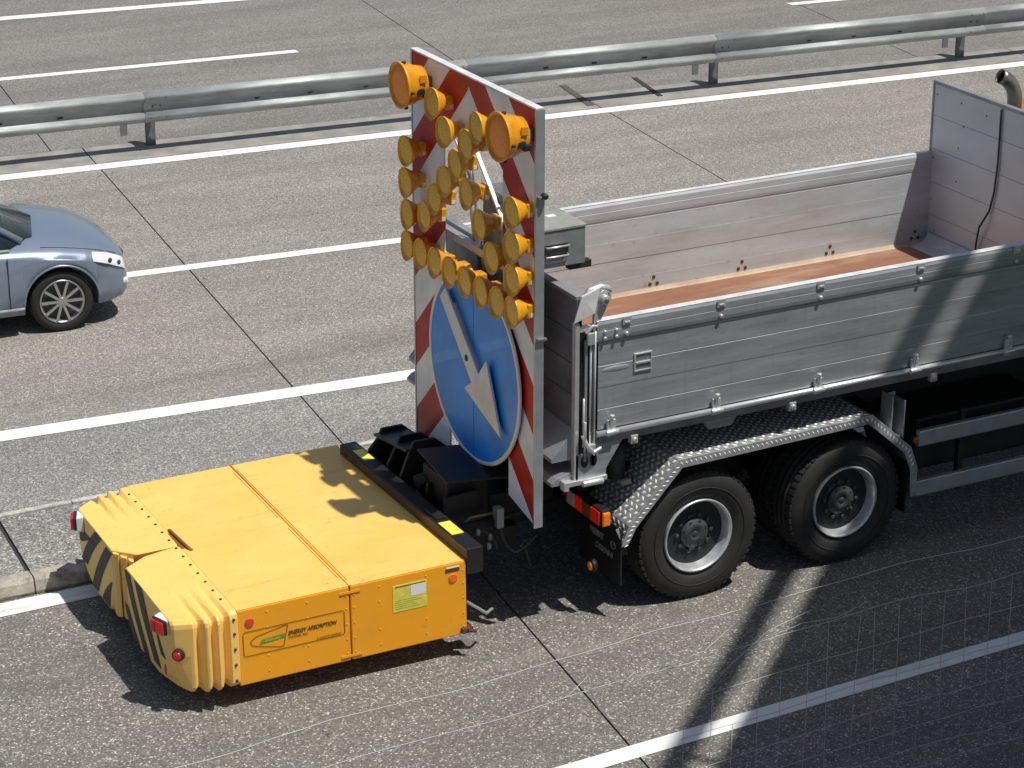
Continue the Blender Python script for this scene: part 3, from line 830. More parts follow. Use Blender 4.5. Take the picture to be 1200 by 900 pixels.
# tailgate and corner post
tg = MB(); tg.box(-0.135, -0.105, 0.03, 2.47, 1.27, 2.60); tg = tg.build('tailgate', 'alud', tk)
for a, b in ((1.62, 1.86), (1.86, 2.1), (2.1, 2.34), (2.34, 2.60)):
    q = MB(); q.box(-0.145, -0.10, 0.03, 2.47, a+0.003, b-0.003); q.build('plank', 'alud', tg, bevel=0.004)
q = MB(); q.prism([(-0.105, 1.62), (-0.15, 1.60), (-0.33, 1.40), (-0.33, 1.37), (-0.105, 1.37)], 1, 0.05, 2.45); q.build('lower_bulge', 'alu', tg, bevel=0.004)
q = MB(); q.prism([(-0.105, 1.30), (-0.30, 1.25), (-0.34, 1.215), (-0.34, 1.19), (-0.08, 1.19)], 1, 0.03, 2.47); q.build('tail_lip', 'alu', tg, bevel=0.004)
q = MB(); q.box(-0.155, -0.09, 0.03, 2.47, 2.601, 2.63); q.build('top_edge', 'alu', tg, bevel=0.004)
for y_ in (0.0, 2.44):
    q = MB()
    q.box(-0.17, -0.135, y_, y_+0.05, 1.2, 2.43).box(-0.134, -0.03, y_+0.012, y_+0.05, 1.28, 2.40)
    q.build('tailgate_side', 'alub' if y_ == 0 else 'alu', tg, bevel=0.003)
q = MB()
q.box(-0.029, 0.0, -0.004, 0.05, 1.30, 2.40).box(-0.095, -0.075, -0.012, 0.01, 1.36, 2.30)
q.build('corner_post', 'alu', tk, bevel=0.003)
q = MB(); q.box(-0.128, -0.035, 0.006, 0.0115, 1.36, 2.36); q.build('painted_post_shadow', 'chassis', tk)  # black sheet stands in for the shade beside the corner post
q = MB(); q.tube([(-0.05, -0.012, 1.45), (-0.05, -0.012, 2.32)], 0.008, 8).tube([(-0.105, -0.016, 1.48), (-0.105, -0.016, 1.86)], 0.008, 8)
q.tube([(-0.015, -0.016, 1.4), (-0.015, -0.016, 2.36)], 0.007, 8); q.build('lock_rod', 'alub', tk)
# bent flap + pivot casting on top of the post
q = MB(); q.hexa([(-0.19, -0.012, 2.44), (-0.03, -0.03, 2.50), (0.02, -0.02, 2.69), (-0.13, -0.02, 2.64), (-0.19, 0.0, 2.44), (-0.03, 0.0, 2.50), (0.02, 0.0, 2.69), (-0.13, 0.0, 2.64)])
q.build('pivot_plate', 'cap', tk, bevel=0.004)
q = MB(); q.lathe([(-0.05, 0.03), (-0.045, 0.058), (0.03, 0.058), (0.04, 0.05)], (0.06, 0.04, 2.60), 'y', 18).lathe([(-0.08, 0.02), (-0.075, 0.034), (-0.05, 0.034)], (0.06, 0.04, 2.59), 'y', 12)
q.tube([(-0.09, 0.02, 2.60), (-0.05, 0.02, 2.66), (0.04, 0.02, 2.675), (0.11, 0.02, 2.65)], 0.028, 10).prism([(-0.02, 2.40), (0.04, 2.44), (0.12, 2.58), (0.12, 2.66), (-0.02, 2.62)], 1, 0.0, 0.03)
q.build('pivot_casting', 'alub', tk, bevel=0.003)
q = MB(); q.lathe([(-0.09, 0.01), (-0.085, 0.018), (-0.075, 0.018)], (0.06, 0.04, 2.59), 'y', 12).lathe([(-0.055, 0.008), (-0.053, 0.011), (-0.045, 0.011)], (0.1, 0.03, 2.65), 'y', 10); q.build('pivot_bolt', 'galvd', tk)
q = MB(); q.tube([(-0.1, -0.03, 2.36), (-0.05, -0.03, 2.41), (-0.01, -0.03, 2.40)], 0.014, 8).box(-0.09, -0.03, -0.045, -0.015, 2.27, 2.36); q.build('latch_hook', 'alub', tk, bevel=0.004)
# lower latch hardware
q = MB()
q.prism([(-0.16, 1.42), (-0.02, 1.42), (0.0, 1.50), (0.25, 1.53), (0.25, 1.50), (0.10, 1.27), (0.10, 1.22), (-0.16, 1.22)], 1, 0.0, 0.03)
q.build('latch_plate', 'alu', tk, bevel=0.004)
q = MB(); q.lathe([(-0.004, 0.03), (0.001, 0.03)], (-0.085, 0, 1.36), 'y', 14, squash=1.7).lathe([(-0.004, 0.03), (0.001, 0.03)], (-0.01, 0, 1.36), 'y', 14, squash=1.7); q.build('latch_hole', 'chassis', tk)
q = MB(); q.tube([(-0.12, -0.03, 1.58), (-0.09, -0.05, 1.50), (-0.04, -0.05, 1.44), (0.03, -0.04, 1.46)], 0.016, 8).tube([(-0.1, -0.03, 1.68), (-0.11, -0.045, 1.55)], 0.012, 8).box(-0.075, -0.02, -0.05, -0.01, 1.44, 1.50)
q.build('latch_lever', 'alub', tk, bevel=0.003)
q = MB(); q.box(-0.24, 0.10, -0.02, 0.05, 1.185, 1.225).box(-0.27, -0.23, -0.04, 0.03, 1.165, 1.235).tube([(-0.12, -0.04, 1.2), (0.05, -0.04, 1.2)], 0.024, 10); q.build('lower_hinge', 'alub', tk, bevel=0.005)

# frame under the bed
q = MB(); q.box(0.0, 6.9, 0.80, 0.90, 0.86, 1.14); q.build('chassis_rail', 'chassis', tk)
q = MB(); q.box(0.0, 6.9, 1.60, 1.70, 0.86, 1.14); q.build('chassis_rail', 'chassis', tk)
q = MB(); q.box(0.15, 4.8, 0.80, 0.92, 1.20, 1.42); q.build('subframe_rail', 'chassis', tk)
q = MB(); q.box(0.15, 4.8, 1.58, 1.70, 1.20, 1.42); q.build('subframe_rail', 'chassis', tk)
for k in range(10):
    q = MB(); q.box(0.1+k*0.5, 0.17+k*0.5, 0.1, 2.4, 1.40, 1.50); q.build('cross_bearer', 'chassis', tk)
q = MB(); q.box(0.12, 0.2, 0.45, 2.05, 0.86, 1.2).box(0.5, 2.9, 0.42, 0.8, 0.95, 1.05); q.build('rear_crossmember', 'chassis', tk)
q = MB(); q.prism([(0.95, 1.505), (1.30, 1.505), (1.22, 1.38), (1.02, 1.38)], 1, 0.06, 0.12); q.build('bed_bracket', 'alu', tk, bevel=0.004)
q = MB(); q.bar((0.62, 0.3, 1.40), (1.75, 0.3, 1.44), 0.05, 0.04); q.build('side_brace', 'alud', tk)
q = MB(); q.lathe([(0, 0.075), (0.28, 0.075)], (0.38, 0.35, 1.02), 'z', 14); q.build('brake_cylinder', 'hubd', tk)
q = MB(); q.box(3.1, 4.4, 0.25, 0.75, 0.55, 1.0); q.build('air_tank', 'chassis', tk, bevel=0.02)
q = MB(); q.tube([(0.40, 0.3, 0.98), (0.47, 0.26, 1.0)], 0.03, 10).box(0.5, 0.62, 0.12, 0.3, 0.93, 0.955); q.build('coupling_fitting', 'valve', tk, bevel=0.004)
for ax in (0.952, 2.302):
    q = MB(); q.tube([(ax, 0.3, 0.52), (ax, 2.2, 0.52)], 0.09, 12).lathe([(-0.2, 0.05), (-0.15, 0.2), (0.15, 0.2), (0.2, 0.05)], (ax, 1.25, 0.52), 'y', 16); q.build('axle', 'chassis', tk)
q = MB(); q.prism([(0.6, 0.95), (1.0, 0.66), (2.25, 0.66), (2.7, 0.95)], 1, 0.78, 0.86); q.build('leaf_spring', 'chassis', tk)
q = MB(); q.prism([(0.6, 0.95), (1.0, 0.66), (2.25, 0.66), (2.7, 0.95)], 1, 1.64, 1.72); q.build('leaf_spring', 'chassis', tk)

# fenders of tread plate
def fender(yo, yi, sgn):
    P = [(0.24, 0.60), (0.30, 0.76), (0.72, 1.215), (2.47, 1.245), (2.86, 0.90), (2.93, 0.72), (2.94, 0.47)]
    # shell
    out = P; inn = [(0.262, 0.60), (0.32, 0.752), (0.73, 1.193), (2.46, 1.223), (2.84, 0.89), (2.91, 0.715), (2.92, 0.47)]
    q = MB(); q.prism(out+inn[::-1], 1, yo, yi)
    f_ = q.build('fender', 'tread', tk)
    # outer rim flange
    q = MB(); inn2 = [(0.30, 0.62), (0.36, 0.735), (0.75, 1.145), (2.44, 1.175), (2.80, 0.865), (2.87, 0.70), (2.885, 0.47)]
    q.prism([(a-0.004 if a < 1 else a+0.004, b+0.003) for a, b in out]+inn2[::-1], 1, yo-0.014*sgn, yo-0.002*sgn)
    q.build('fender_rim', 'tread', f_, bevel=0.004)
    # raised five-bar pips
    q = MB(); cnt = 0
    for (a, b) in zip(out[:-1], out[1:]):
        L = math.dist(a, b)
        if a[0] > 2.8: continue
        d = Vector((b[0]-a[0], 0, b[1]-a[1])).normalized(); nrm = Vector((-d.z, 0, d.x))
        k = 0; t = 0.03
        while t < L-0.02:
            y_ = 0.025+(0.036 if k % 2 else 0)
            while y_ < abs(yi-yo)-0.03:
                c_ = Vector((a[0], yo+sgn*y_, a[1]))+d*t+nrm*0.0015
                s_ = Vector((0, 1, 0))*sgn
                e1 = (d*0.55+s_*0.83) if k % 2 else (d*0.55-s_*0.83)
                e1.normalize(); e2 = e1.cross(nrm)
                vs = [c_+e1*0.028, c_+e2*0.014, c_-e1*0.028, c_-e2*0.014]
                top = q.bm.verts.new(c_+nrm*0.004)
                bv = [q.bm.verts.new(v) for v in vs]
                for i_ in range(4): q.bm.faces.new((bv[i_], bv[(i_+1)%4], top))
                y_ += 0.072
            t += 0.040; k += 1
    q.build('raised_pattern', 'pip', f_, kind='stuff')
    # corrugation on rim
    q = MB()
    for (a, b) in zip(out[:-2], out[1:-1]):
        L = math.dist(a, b); d = Vector((b[0]-a[0], 0, b[1]-a[1])).normalized(); t = 0.02
        dn = Vector((d.z, 0, -d.x))
        while t < L-0.02:
            c_ = Vector((a[0], yo-0.0145*sgn, a[1]))+d*t+dn*0.03
            e1 = (d*0.6+dn*0.8)*0.022; e2 = (d*0.8-dn*0.6)*0.008
            top = q.bm.verts.new(c_-Vector((0, 0.004*sgn, 0)))
            bv = [q.bm.verts.new(v) for v in (c_+e1, c_+e2, c_-e1, c_-e2)]
            for i_ in range(4): q.bm.faces.new((bv[i_], bv[(i_+1)%4], top))
            t += 0.042
    q.build('rim_pattern', 'pip', f_, kind='stuff')
    return f_
fender(0.0, 0.62, 1)
fender(2.5, 1.88, -1)
q = MB(); q.box(2.862, 2.875, 0.03, 0.6, 0.32, 0.75); q.build('mud_flap', 'chassis', tk)
q = MB(); q.box(2.70, 2.71, 0.05, 0.2, 1.0, 1.34).box(2.82, 2.83, 0.05, 0.2, 0.96, 1.28).box(2.70, 2.83, 0.19, 0.2, 1.28, 1.31).box(2.70, 2.83, 0.05, 0.2, 0.98, 0.99).box(2.76, 2.775, 0.14, 0.15, 1.0, 1.32); q.build('chock_holder', 'alu', tk, bevel=0.003)

# wheels
def tyre_prof():
    return [(0.04, 0.295), (0.015, 0.31), (-0.012, 0.36), (-0.018, 0.42), (-0.010, 0.47), (0.012, 0.505), (0.03, 0.517), (0.075, 0.521),
            (0.078, 0.508), (0.088, 0.508), (0.091, 0.522), (0.135, 0.523), (0.138, 0.509), (0.150, 0.509), (0.153, 0.523), (0.197, 0.522), (0.2, 0.508), (0.21, 0.508), (0.213, 0.521),
            (0.255, 0.517), (0.273, 0.505), (0.295, 0.47), (0.303, 0.42), (0.297, 0.36), (0.27, 0.31), (0.245, 0.295)]
def truck_wheel(x, yo, sgn):
    w = bpy.data.objects.new('wheel', None); C.objects.link(w); w.parent = tk; w.location = (x, yo, 0.52)
    if sgn < 0: w.rotation_euler = (0, 0, PI)
    for dup in (0, 1):
        q = MB(); q.lathe(tyre_prof(), (0, dup*0.335, 0), 'y', 72, closed=True)
        for k in range(54):
            a = 2*PI*k/54
            for (ya, yb) in ((0.0, 0.06), (0.228, 0.288)):
                c_ = Vector((math.cos(a), 0, math.sin(a))); t_ = Vector((-math.sin(a), 0, math.cos(a)))
                p0 = c_*0.495+Vector((0, ya+dup*0.335, 0)); p1 = c_*0.513+Vector((0, yb+dup*0.335, 0))
                pts = []
                for (r_, yy) in ((0.49, ya+0.012), (0.49, yb), (0.528, yb), (0.519, ya+0.008)):
                    for s_ in (-0.017, 0.017):
                        pts.append(c_*r_+t_*s_+Vector((0, yy+dup*0.335, 0)))
                v = [q.bm.verts.new(p) for p in (pts[0], pts[2], pts[4], pts[6], pts[1], pts[3], pts[5], pts[7])]
                for f in ((0,1,2,3), (7,6,5,4), (0,4,5,1), (1,5,6,2), (2,6,7,3), (3,7,4,0)): q.bm.faces.new([v[i] for i in f])
        q.build('tyre', 'rubber', w)
    # sidewall lettering ridge ring
    q = MB(); q.lathe([(-0.0185, 0.395), (-0.021, 0.40), (-0.0195, 0.405)], (0, 0, 0), 'y', 64, closed=True); q.build('sidewall_bead', 'rubber', w)
    q = MB(); q.lathe([(0.0, 0.300), (-0.006, 0.293), (-0.002, 0.284), (0.012, 0.278), (0.05, 0.268), (0.082, 0.260), (0.12, 0.255), (0.16, 0.2), (0.2, 0.2), (0.2, 0.27), (0.03, 0.298)], (0, 0, 0), 'y', 56, closed=True)
    q.build('rim', 'rim', w)
    q = MB(); q.lathe([(0.086, 0.2605), (0.10, 0.235), (0.10, 0.165), (0.085, 0.15), (0.085, 0.05)], (0, 0, 0), 'y', 48); dk = q.build('wheel_disc', 'hubd', w)
    for k in range(8):
        a = 2*PI*k/8+0.2; c_ = Vector((math.cos(a)*0.2, 0, math.sin(a)*0.2))
        q = MB(); q.lathe([(0.098, 0.026), (0.13, 0.028)], c_, 'y', 12); q.build('hand_hole', 'chassis', dk)
    q = MB(); q.lathe([(0.11, 0.122), (0.062, 0.120), (0.056, 0.116), (0.054, 0.092), (0.046, 0.086), (0.044, 0.04), (0.050, 0.036), (0.050, 0.022), (0.044, 0.020), (0.044, 0.006)], (0, 0, 0), 'y', 32)
    for v in list(q.bm.verts)[:0]: pass
    for k in range(8):
        a = 2*PI*(k+0.5)/8; q.lathe([(0.057, 0.0095), (0.046, 0.0095)], (math.cos(a)*0.104, 0, math.sin(a)*0.104), 'y', 6, smooth=False)
    q.build('hub', 'hub', w)
    nut = None
    for k in range(10):
        a = 2*PI*k/10
        if nut is None:
            q = MB(); q.lathe([(0.092, 0.017), (0.058, 0.017), (0.054, 0.010)], (0, 0, 0), 'y', 6, smooth=False)
            o = q.build('wheel_nut', 'hub', w); nut = o.data
        else: o = link('wheel_nut', nut, w)
        o.location = (math.cos(a)*0.150, 0.006, math.sin(a)*0.150)
    return w
w1 = truck_wheel(0.952, 0.05, 1)
for (x_, y_, s_) in ((2.302, 0.05, 1), (0.952, 2.45, -1), (2.302, 2.45, -1), (6.2, 0.05, 1), (6.2, 2.45, -1)):
    w = copy_tree(w1, tk); w.location = (x_, y_, 0.52)
    w.rotation_euler = (0, random.uniform(0, 3) if s_ > 0 else 0, PI if s_ < 0 else 0)

# side guards
q = MB()
for (a, b) in ((0.87, 1.00), (0.44, 0.57)):
    q = MB(); q.prism([(0.03, a), (0.028, a+0.01), (0.028, b-0.01), (0.03, b), (0.07, b), (0.07, a)], 0, 2.965, 5.2); q.build('side_guard', 'alframe', tk)
for x_ in (3.4, 4.6):
    q = MB(); q.box(x_, x_+0.05, 0.071, 0.12, 0.4, 1.1); q.build('guard_bracket', 'chassis', tk)
q = MB(); q.box(2.90, 2.945, 0.02, 0.05, 0.90, 0.97); ml = q.build('marker_lamp', 'chassis', tk, bevel=0.008)
q = MB(); q.lathe([(-0.012, 0.014), (-0.006, 0.028), (0.0, 0.03)], (2.93, 0.02, 0.935), 'y', 14); q.build('marker_lens', 'amberlit', ml)

# rear lights, mud flap, bumper
q = MB(); q.box(0.10, 0.18, 0.06, 0.66, 0.76, 0.90); tl = q.build('tail_light', 'chassis', tk, bevel=0.008)
for (a, b, m_) in ((0.075, 0.19, 'redl'), (0.195, 0.34, 'amberlit'), (0.345, 0.45, 'redl'), (0.455, 0.56, 'whitelens'), (0.565, 0.65, 'red')):
    q = MB(); q.box(0.085, 0.1, a, b, 0.775, 0.885); q.build('lens', m_, tl, bevel=0.006)
q = MB(); q.box(0.105, 0.165, 0.038, 0.06, 0.775, 0.885); o = q.build('side_marker', 'orangel', tl, bevel=0.006)
for k in range(3):
    q = MB(); q.box(0.108, 0.162, 0.033, 0.038, 0.79+k*0.031, 0.812+k*0.031); q.build('marker_rib', 'orangel', tl)
q = MB(); q.box(0.235, 0.25, 0.0, 0.62, 0.28, 0.74); fl2 = q.build('mud_flap', 'chassis', tk)
text('MEIBIT', 0.07, 'lettering', 'greyprint', fl2, facing_minus_x(0.2335, 0.46, 0.555), bold=0.002)
text('OSSENNI', 0.065, 'lettering', 'greyprint', fl2, facing_minus_x(0.2335, 0.38, 0.46), bold=0.001, shear=0.2)
q = MB(); q.lathe([(0.231, 0.030), (0.2345, 0.030), (0.2345, 0.038), (0.231, 0.038)], (0, 0.11, 0.575), 'x', 24, closed=True, squash=0.8); q.bar((0.2325, 0.145, 0.56), (0.2325, 0.075, 0.59), 0.003, 0.006); q.build('emblem', 'greyprint', fl2)
q = MB(); q.lathe([(0.06, 0.012), (0.065, 0.034), (0.1, 0.036)], (0.0, 0.165, 0.415), 'x', 20); mk = q.build('round_marker', 'orangel', tk)
q = MB(); q.lathe([(0.07, 0.047), (0.11, 0.05)], (0.0, 0.165, 0.415), 'x', 20); q.build('marker_rim', 'chassis', mk)
q = MB(); q.box(0.27, 0.36, 0.10, 2.40, 0.47, 0.59); q.build('underrun_bar', 'chassis', tk, bevel=0.01)
q = MB(); q.bar((0.22, 0.03, 0.74), (0.26, 0.0, 0.62), 0.015, 0.02); q.build('flap_stay', 'alub', tk)

# exhaust
pts = [(5.13, 1.80, 2.2), (5.13, 1.80, 3.02)]
for k in range(1, 7):
    a = k*PI/2.5/6
    pts.append((5.13-0.22*(1-math.cos(a)), 1.80+0.03*k/6, 3.02+0.22*math.sin(a)))
q = MB(); q.tube(pts, 0.064, 16, cap=False); ex = q.build('exhaust_pipe', mat('heat_stained_steel', (0.34, 0.31, 0.27), 0.35, 0.75, var=0.5, vscale=6, vcol=(0.2, 0.17, 0.13)), tk)
so = ex.modifiers.new('wall', 'SOLIDIFY'); so.thickness = 0.004
q = MB(); q.tube(pts[-3:-1], 0.059, 16); q.build('exhaust_inside', 'chassis', ex)
# cab, mostly outside the photograph
q = MB(); q.prism([(5.62, 0.95), (5.62, 2.72), (5.74, 2.80), (7.25, 2.80), (7.48, 2.55), (7.62, 1.75), (7.66, 0.6), (6.9, 0.6), (6.75, 1.1), (5.75, 1.1)], 1, 0.04, 2.46)
cb = q.build('cab', 'cab', tk, bevel=0.05, seg=3)
q = MB(); q.prism([(6.0, 1.85), (6.0, 2.5), (7.2, 2.5), (7.42, 1.85)], 1, 0.03, 0.042); q.build('side_window', 'glass', cb)
q = MB(); q.prism([(6.0, 1.85), (6.0, 2.5), (7.2, 2.5), (7.42, 1.85)], 1, 2.458, 2.47); q.build('side_window', 'glass', cb)
q = MB(); q.hexa([(7.50, 0.2, 2.5), (7.63, 0.2, 1.8), (7.63, 2.3, 1.8), (7.50, 2.3, 2.5), (7.48, 0.2, 2.5), (7.60, 0.2, 1.8), (7.60, 2.3, 1.8), (7.48, 2.3, 2.5)]); q.build('windscreen', 'glass', cb)
q = MB(); q.box(5.0, 7.5, 0.85, 1.65, 0.6, 1.1).box(5.0, 5.4, 0.4, 2.1, 1.1, 1.9); q.build('engine_block', 'chassis', tk)
q = MB(); q.lathe([(0, 0.02), (0.0, 0.075), (0.10, 0.07), (0.14, 0.04)], (5.55, 1.75, 2.62), 'z', 18); q.build('beacon', 'bigh', tk)
q = MB(); q.tube([(5.5, 1.75, 2.0), (5.55, 1.75, 2.6)], 0.02, 8); q.build('beacon_stem', 'chassis', tk)
#PARTS3
# ================================================================== CRASH CUSHION (truck mounted attenuator)
cc = thing('crash_cushion', 'yellow box shaped crash cushion with striped bellows end hitched behind the truck', 'crash cushion', (-1.04, 0.012, 0), -0.0224)
cc.rotation_euler = (0, -0.011, -0.0224)
LBX, WB, Z0, Z1 = -1.775, 2.4, 0.187, 0.772
for (a, b) in ((LBX+0.02, -0.913), (-0.903, 0.0)):
    q = MB(); q.box(a, b, 0.0, WB, Z0, Z1-0.002); bx = q.build('box_section', 'yellow', cc, bevel=0.008)
    # lid panel slightly proud, edges folded
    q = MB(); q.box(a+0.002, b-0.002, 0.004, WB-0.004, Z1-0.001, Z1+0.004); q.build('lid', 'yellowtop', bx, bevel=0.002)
    rv = None
    for (xx, zz) in [(a+0.22+0.0*k, z_) for k in range(1) for z_ in (0.72, 0.60, 0.38, 0.26)]+[(b-0.32, z_) for z_ in (0.72, 0.60, 0.38, 0.26)]+[(b-0.025, z_) for z_ in (0.70, 0.60, 0.48, 0.36, 0.25)]+([(a+0.025, z_) for z_ in (0.70, 0.60, 0.48, 0.36, 0.25)] if a > -1 else []):
        if rv is None:
            q = MB(); q.lathe([(-0.005, 0.002), (-0.0035, 0.0055), (0.0, 0.0065)], (0, 0, 0), 'y', 10); o = q.build('rivet', 'yellow', bx); rv = o.data
        else: o = link('rivet', rv, bx)
        o.location = (xx, 0, zz)
q = MB(); q.box(-0.913, -0.903, 0.02, WB-0.02, Z0+0.02, Z1-0.02); q.build('seam', 'groove', cc)
for y_ in (0.0,):
    for z_ in (0.715, 0.215):
        q = MB(); q.box(-0.99, -0.83, -0.003, 0.0, z_, z_+0.020); q.build('hinge_strap', 'yellow', cc, bevel=0.003)
        q = MB(); q.box(-0.99, -0.83, -0.005, 0.0, z_-0.004, z_-0.0005); q.build('strap_edge', 'groove', cc)
q = MB(); q.tube([(-0.908, 0.0, Z1+0.006), (-0.908, WB, Z1+0.006)], 0.008, 8); q.build('hinge_rod', 'yellow', cc)
for (xa, ya, yb) in ((-0.935, 0.15, 1.1), (-0.935, 1.3, 2.25), (-0.89, 0.1, 2.3)):
    q = MB(); q.box(xa-0.002, xa+0.002, ya, yb, Z1+0.003, Z1+0.0055); q.build('weld_line', 'groove', cc)
q = MB(); q.tube([(-1.70, 1.06, Z1+0.004), (-1.715, 1.10, Z1+0.016), (-1.735, 1.44, Z1+0.016), (-1.735, 1.47, Z1+0.004)], 0.012, 8); q.build('lid_handle', 'groove', cc)
q = MB(); q.box(-1.76, -1.71, 1.12, 1.42, Z1+0.0042, Z1+0.0052); q.build('slot', 'groove', cc)

# decals on the near side
q = MB()
def frame_line(q, x0, x1, z0, z1, t, y, c=0.015):
    O = [(x0+c, z0), (x1-c, z0), (x1, z0+c), (x1, z1-c), (x1-c, z1), (x0+c, z1), (x0, z1-c), (x0, z0+c)]
    I = [(x0+c, z0+t), (x1-c, z0+t), (x1-t, z0+c), (x1-t, z1-c), (x1-c, z1-t), (x0+c, z1-t), (x0+t, z1-c), (x0+t, z0+c)]
    vo = [q.bm.verts.new((a, y, b)) for a, b in O]; vi = [q.bm.verts.new((a, y, b)) for a, b in I]
    for k in range(8): q.bm.faces.new((vo[k], vo[(k+1)%8], vi[(k+1)%8], vi[k]))
frame_line(q, -1.72, -0.955, 0.405, 0.598, 0.005, -0.0035); q.build('decal_outline', 'dark', cc)
q = MB()
cs = [(-1.66, 0.50), (-1.665, 0.515), (-1.62, 0.545), (-1.40, 0.585), (-1.385, 0.58), (-1.42, 0.43), (-1.44, 0.425), (-1.61, 0.465), (-1.655, 0.485)]
for a, b in zip(cs, cs[1:]+cs[:1]): 
    va = Vector((a[0], -0.0035, a[1])); vb = Vector((b[0], -0.0035, b[1])); d = (vb-va).normalized(); nn = Vector((-d.z, 0, d.x))*0.0025
    v = [q.bm.verts.new(p) for p in (va-nn, vb-nn, vb+nn, va+nn)]; q.bm.faces.new(v)
q.build('logo_outline', 'dark', cc)
q = MB(); v = [q.bm.verts.new((a, -0.0036, b)) for a, b in ((-1.60, 0.478), (-1.405, 0.496), (-1.40, 0.523), (-1.58, 0.512))]; q.bm.faces.new(v); q.build('logo_band', 'green', cc)
text('ENERGY ABSORPTION', 0.043, 'lettering', 'dark', cc, facing_minus_y(-1.385, -0.0035, 0.503), shear=0.3, bold=0.0011, sx=0.84, ext=0.0005)
text('SYSTEMS, INC.', 0.024, 'lettering', 'dark', cc, facing_minus_y(-1.385, -0.0035, 0.473), shear=0.3, ext=0.0005)
text('A QUIXOTE COMPANY', 0.018, 'lettering', 'dark', cc, facing_minus_y(-1.17, -0.0035, 0.418), ext=0.0005)
text('QUADGUARD', 0.022, 'lettering', 'sticky', cc, facing_minus_y(-1.56, -0.0045, 0.491), ext=0.0005, shear=0.2, sx=0.8)
def disc(name, x, z, r, m, y=-0.004, par=None):
    q = MB(); q.lathe([(y-0.004, r*0.9), (y-0.002, r), (0.0, r)], (x, 0, z), 'y', 24); return q.build(name, m, par or cc)
disc('reflector', -1.665, 0.665, 0.034, 'reddot')
disc('reflector', -0.105, 0.655, 0.034, 'orgdot')
q = MB(); q.box(-0.58, -0.315, -0.003, 0.0, 0.485, 0.695); lb = q.build('instruction_label', 'sticky', cc)
q = MB(); q.box(-0.44, -0.325, -0.0045, -0.003, 0.59, 0.675); q.build('white_field', 'stickw', lb)
q = MB(); q.box(-0.56, -0.325, -0.0045, -0.003, 0.678, 0.684); q.build('print_line', 'dark', lb)
for k in range(5):
    q = MB(); q.box(-0.565, -0.36-0.03*(k % 3), -0.0042, -0.003, 0.508+k*0.016, 0.510+k*0.016); q.build('print_line', 'green', lb)
q = MB(); q.box(-0.165, -0.055, -0.003, 0.0, 0.705, 0.732); q.build('type_plate', 'dark', cc)
q = MB(); q.box(-0.155, -0.055, -0.003, 0.0, 0.735, 0.745); q.build('type_plate', 'stickw', cc)

# bellows end, two halves
def half(b_in, sgn, name_label):
    """sgn=-1: near half (outer side towards small y), +1: far half"""
    st = []   # a, outer b, ztop, pleat depth
    bo = 0.0 if sgn < 0 else WB
    fl = 0.035
    def OB(a):  # outer edge
        t = (-1.775-a)/0.40
        return bo+sgn*(0.012+0.02*min(t*3, 1)-0.13*max(0, t-0.45)/0.55) if t > 0 else bo+sgn*0.012
    A = [(-1.752, 0), (-1.812, 0), (-1.838, 0.055), (-1.850, 0.06), (-1.885, 0.0), (-1.905, 0.0), (-1.926, 0.055), (-1.938, 0.06), (-1.972, 0.0), (-1.992, 0.0), (-2.014, 0.055), (-2.026, 0.06), (-2.062, 0.0), (-2.085, 0.0), (-2.135, 0.0), (-2.178, 0.0), (-2.192, 0.012)]
    q = MB(); rings = []
    for i, (a, d) in enumerate(A):
        ob = OB(a)-sgn*d
        zt = 0.775-0.045*max(0, (-1.80-a))/0.39
        zb = 0.178+0.012*(d > 0)
        last = a < -2.11
        e = 1 if a < -2.17 else 0.45
        # inner edge opens in a V at the rear
        vb = max(0, (-2.02-a))/0.17
        bi = b_in+sgn*(0.004+0.24*vb*(1 if sgn > 0 else 0.35))
        w = abs(ob-bi)
        P = []
        # top, inner to outer
        for (off, f) in ((0, 0), (0.03, 0), (w-0.55, 0), (w-0.42, 0.12), (w-0.3, 0.35), (w-0.18, 0.6), (w-0.09, 0.8), (w-0.035, 0.95)):
            P.append((bi+sgn*off, zt-(d*0.55*f)-(0.012 if last and False else 0)-(0.006 if off == 0 else 0)))
        P.append((ob-sgn*0.008, zt-0.018-d*0.5))
        P.append((ob, zt-0.05-d*0.3))
        z_mid = 0.48
        P.append((ob+sgn*0.0, z_mid))
        if last:
            P.append((ob-sgn*0.03*e, 0.38)); P.append((ob-sgn*0.16*e, 0.26)); P.append((ob-sgn*0.34*e, zb+0.0))
        else:
            P.append((ob, 0.34)); P.append((ob-sgn*0.004, zb+0.07-(0.02 if d == 0 else 0))); P.append((ob-sgn*0.06, zb))
        # bottom back to inner
        P.append((bi+sgn*(w*0.4), zb)); P.append((bi+sgn*(0.16 if last else 0.02), zb+0.0))
        P.append((bi+sgn*(0.04 if last else 0.0), zb+(0.08 if last else 0.02)))
        # inner side
        P.append((bi, 0.45)); P.append((bi-0.0, zt-0.03))
        rings.append([q.bm.verts.new((a, p[0], p[1])) for p in P])
    n = len(rings[0])
    for X_, Y_ in zip(rings, rings[1:]):
        for k in range(n):
            q.bm.faces.new((X_[k], X_[(k+1)%n], Y_[(k+1)%n], Y_[k]))
    q.bm.faces.new(rings[0]); q.bm.faces.new(rings[-1][::-1])
    o = q.build('bellows', 'nose', cc, bevel=0.006, seg=2)
    return o
hn = half(1.2, -1, '')
hf = half(1.2, 1, '')
q = MB(); q.box(-2.10, -1.78, 1.197, 1.203, 0.2, 0.764); q.build('split_line', 'groove', cc)
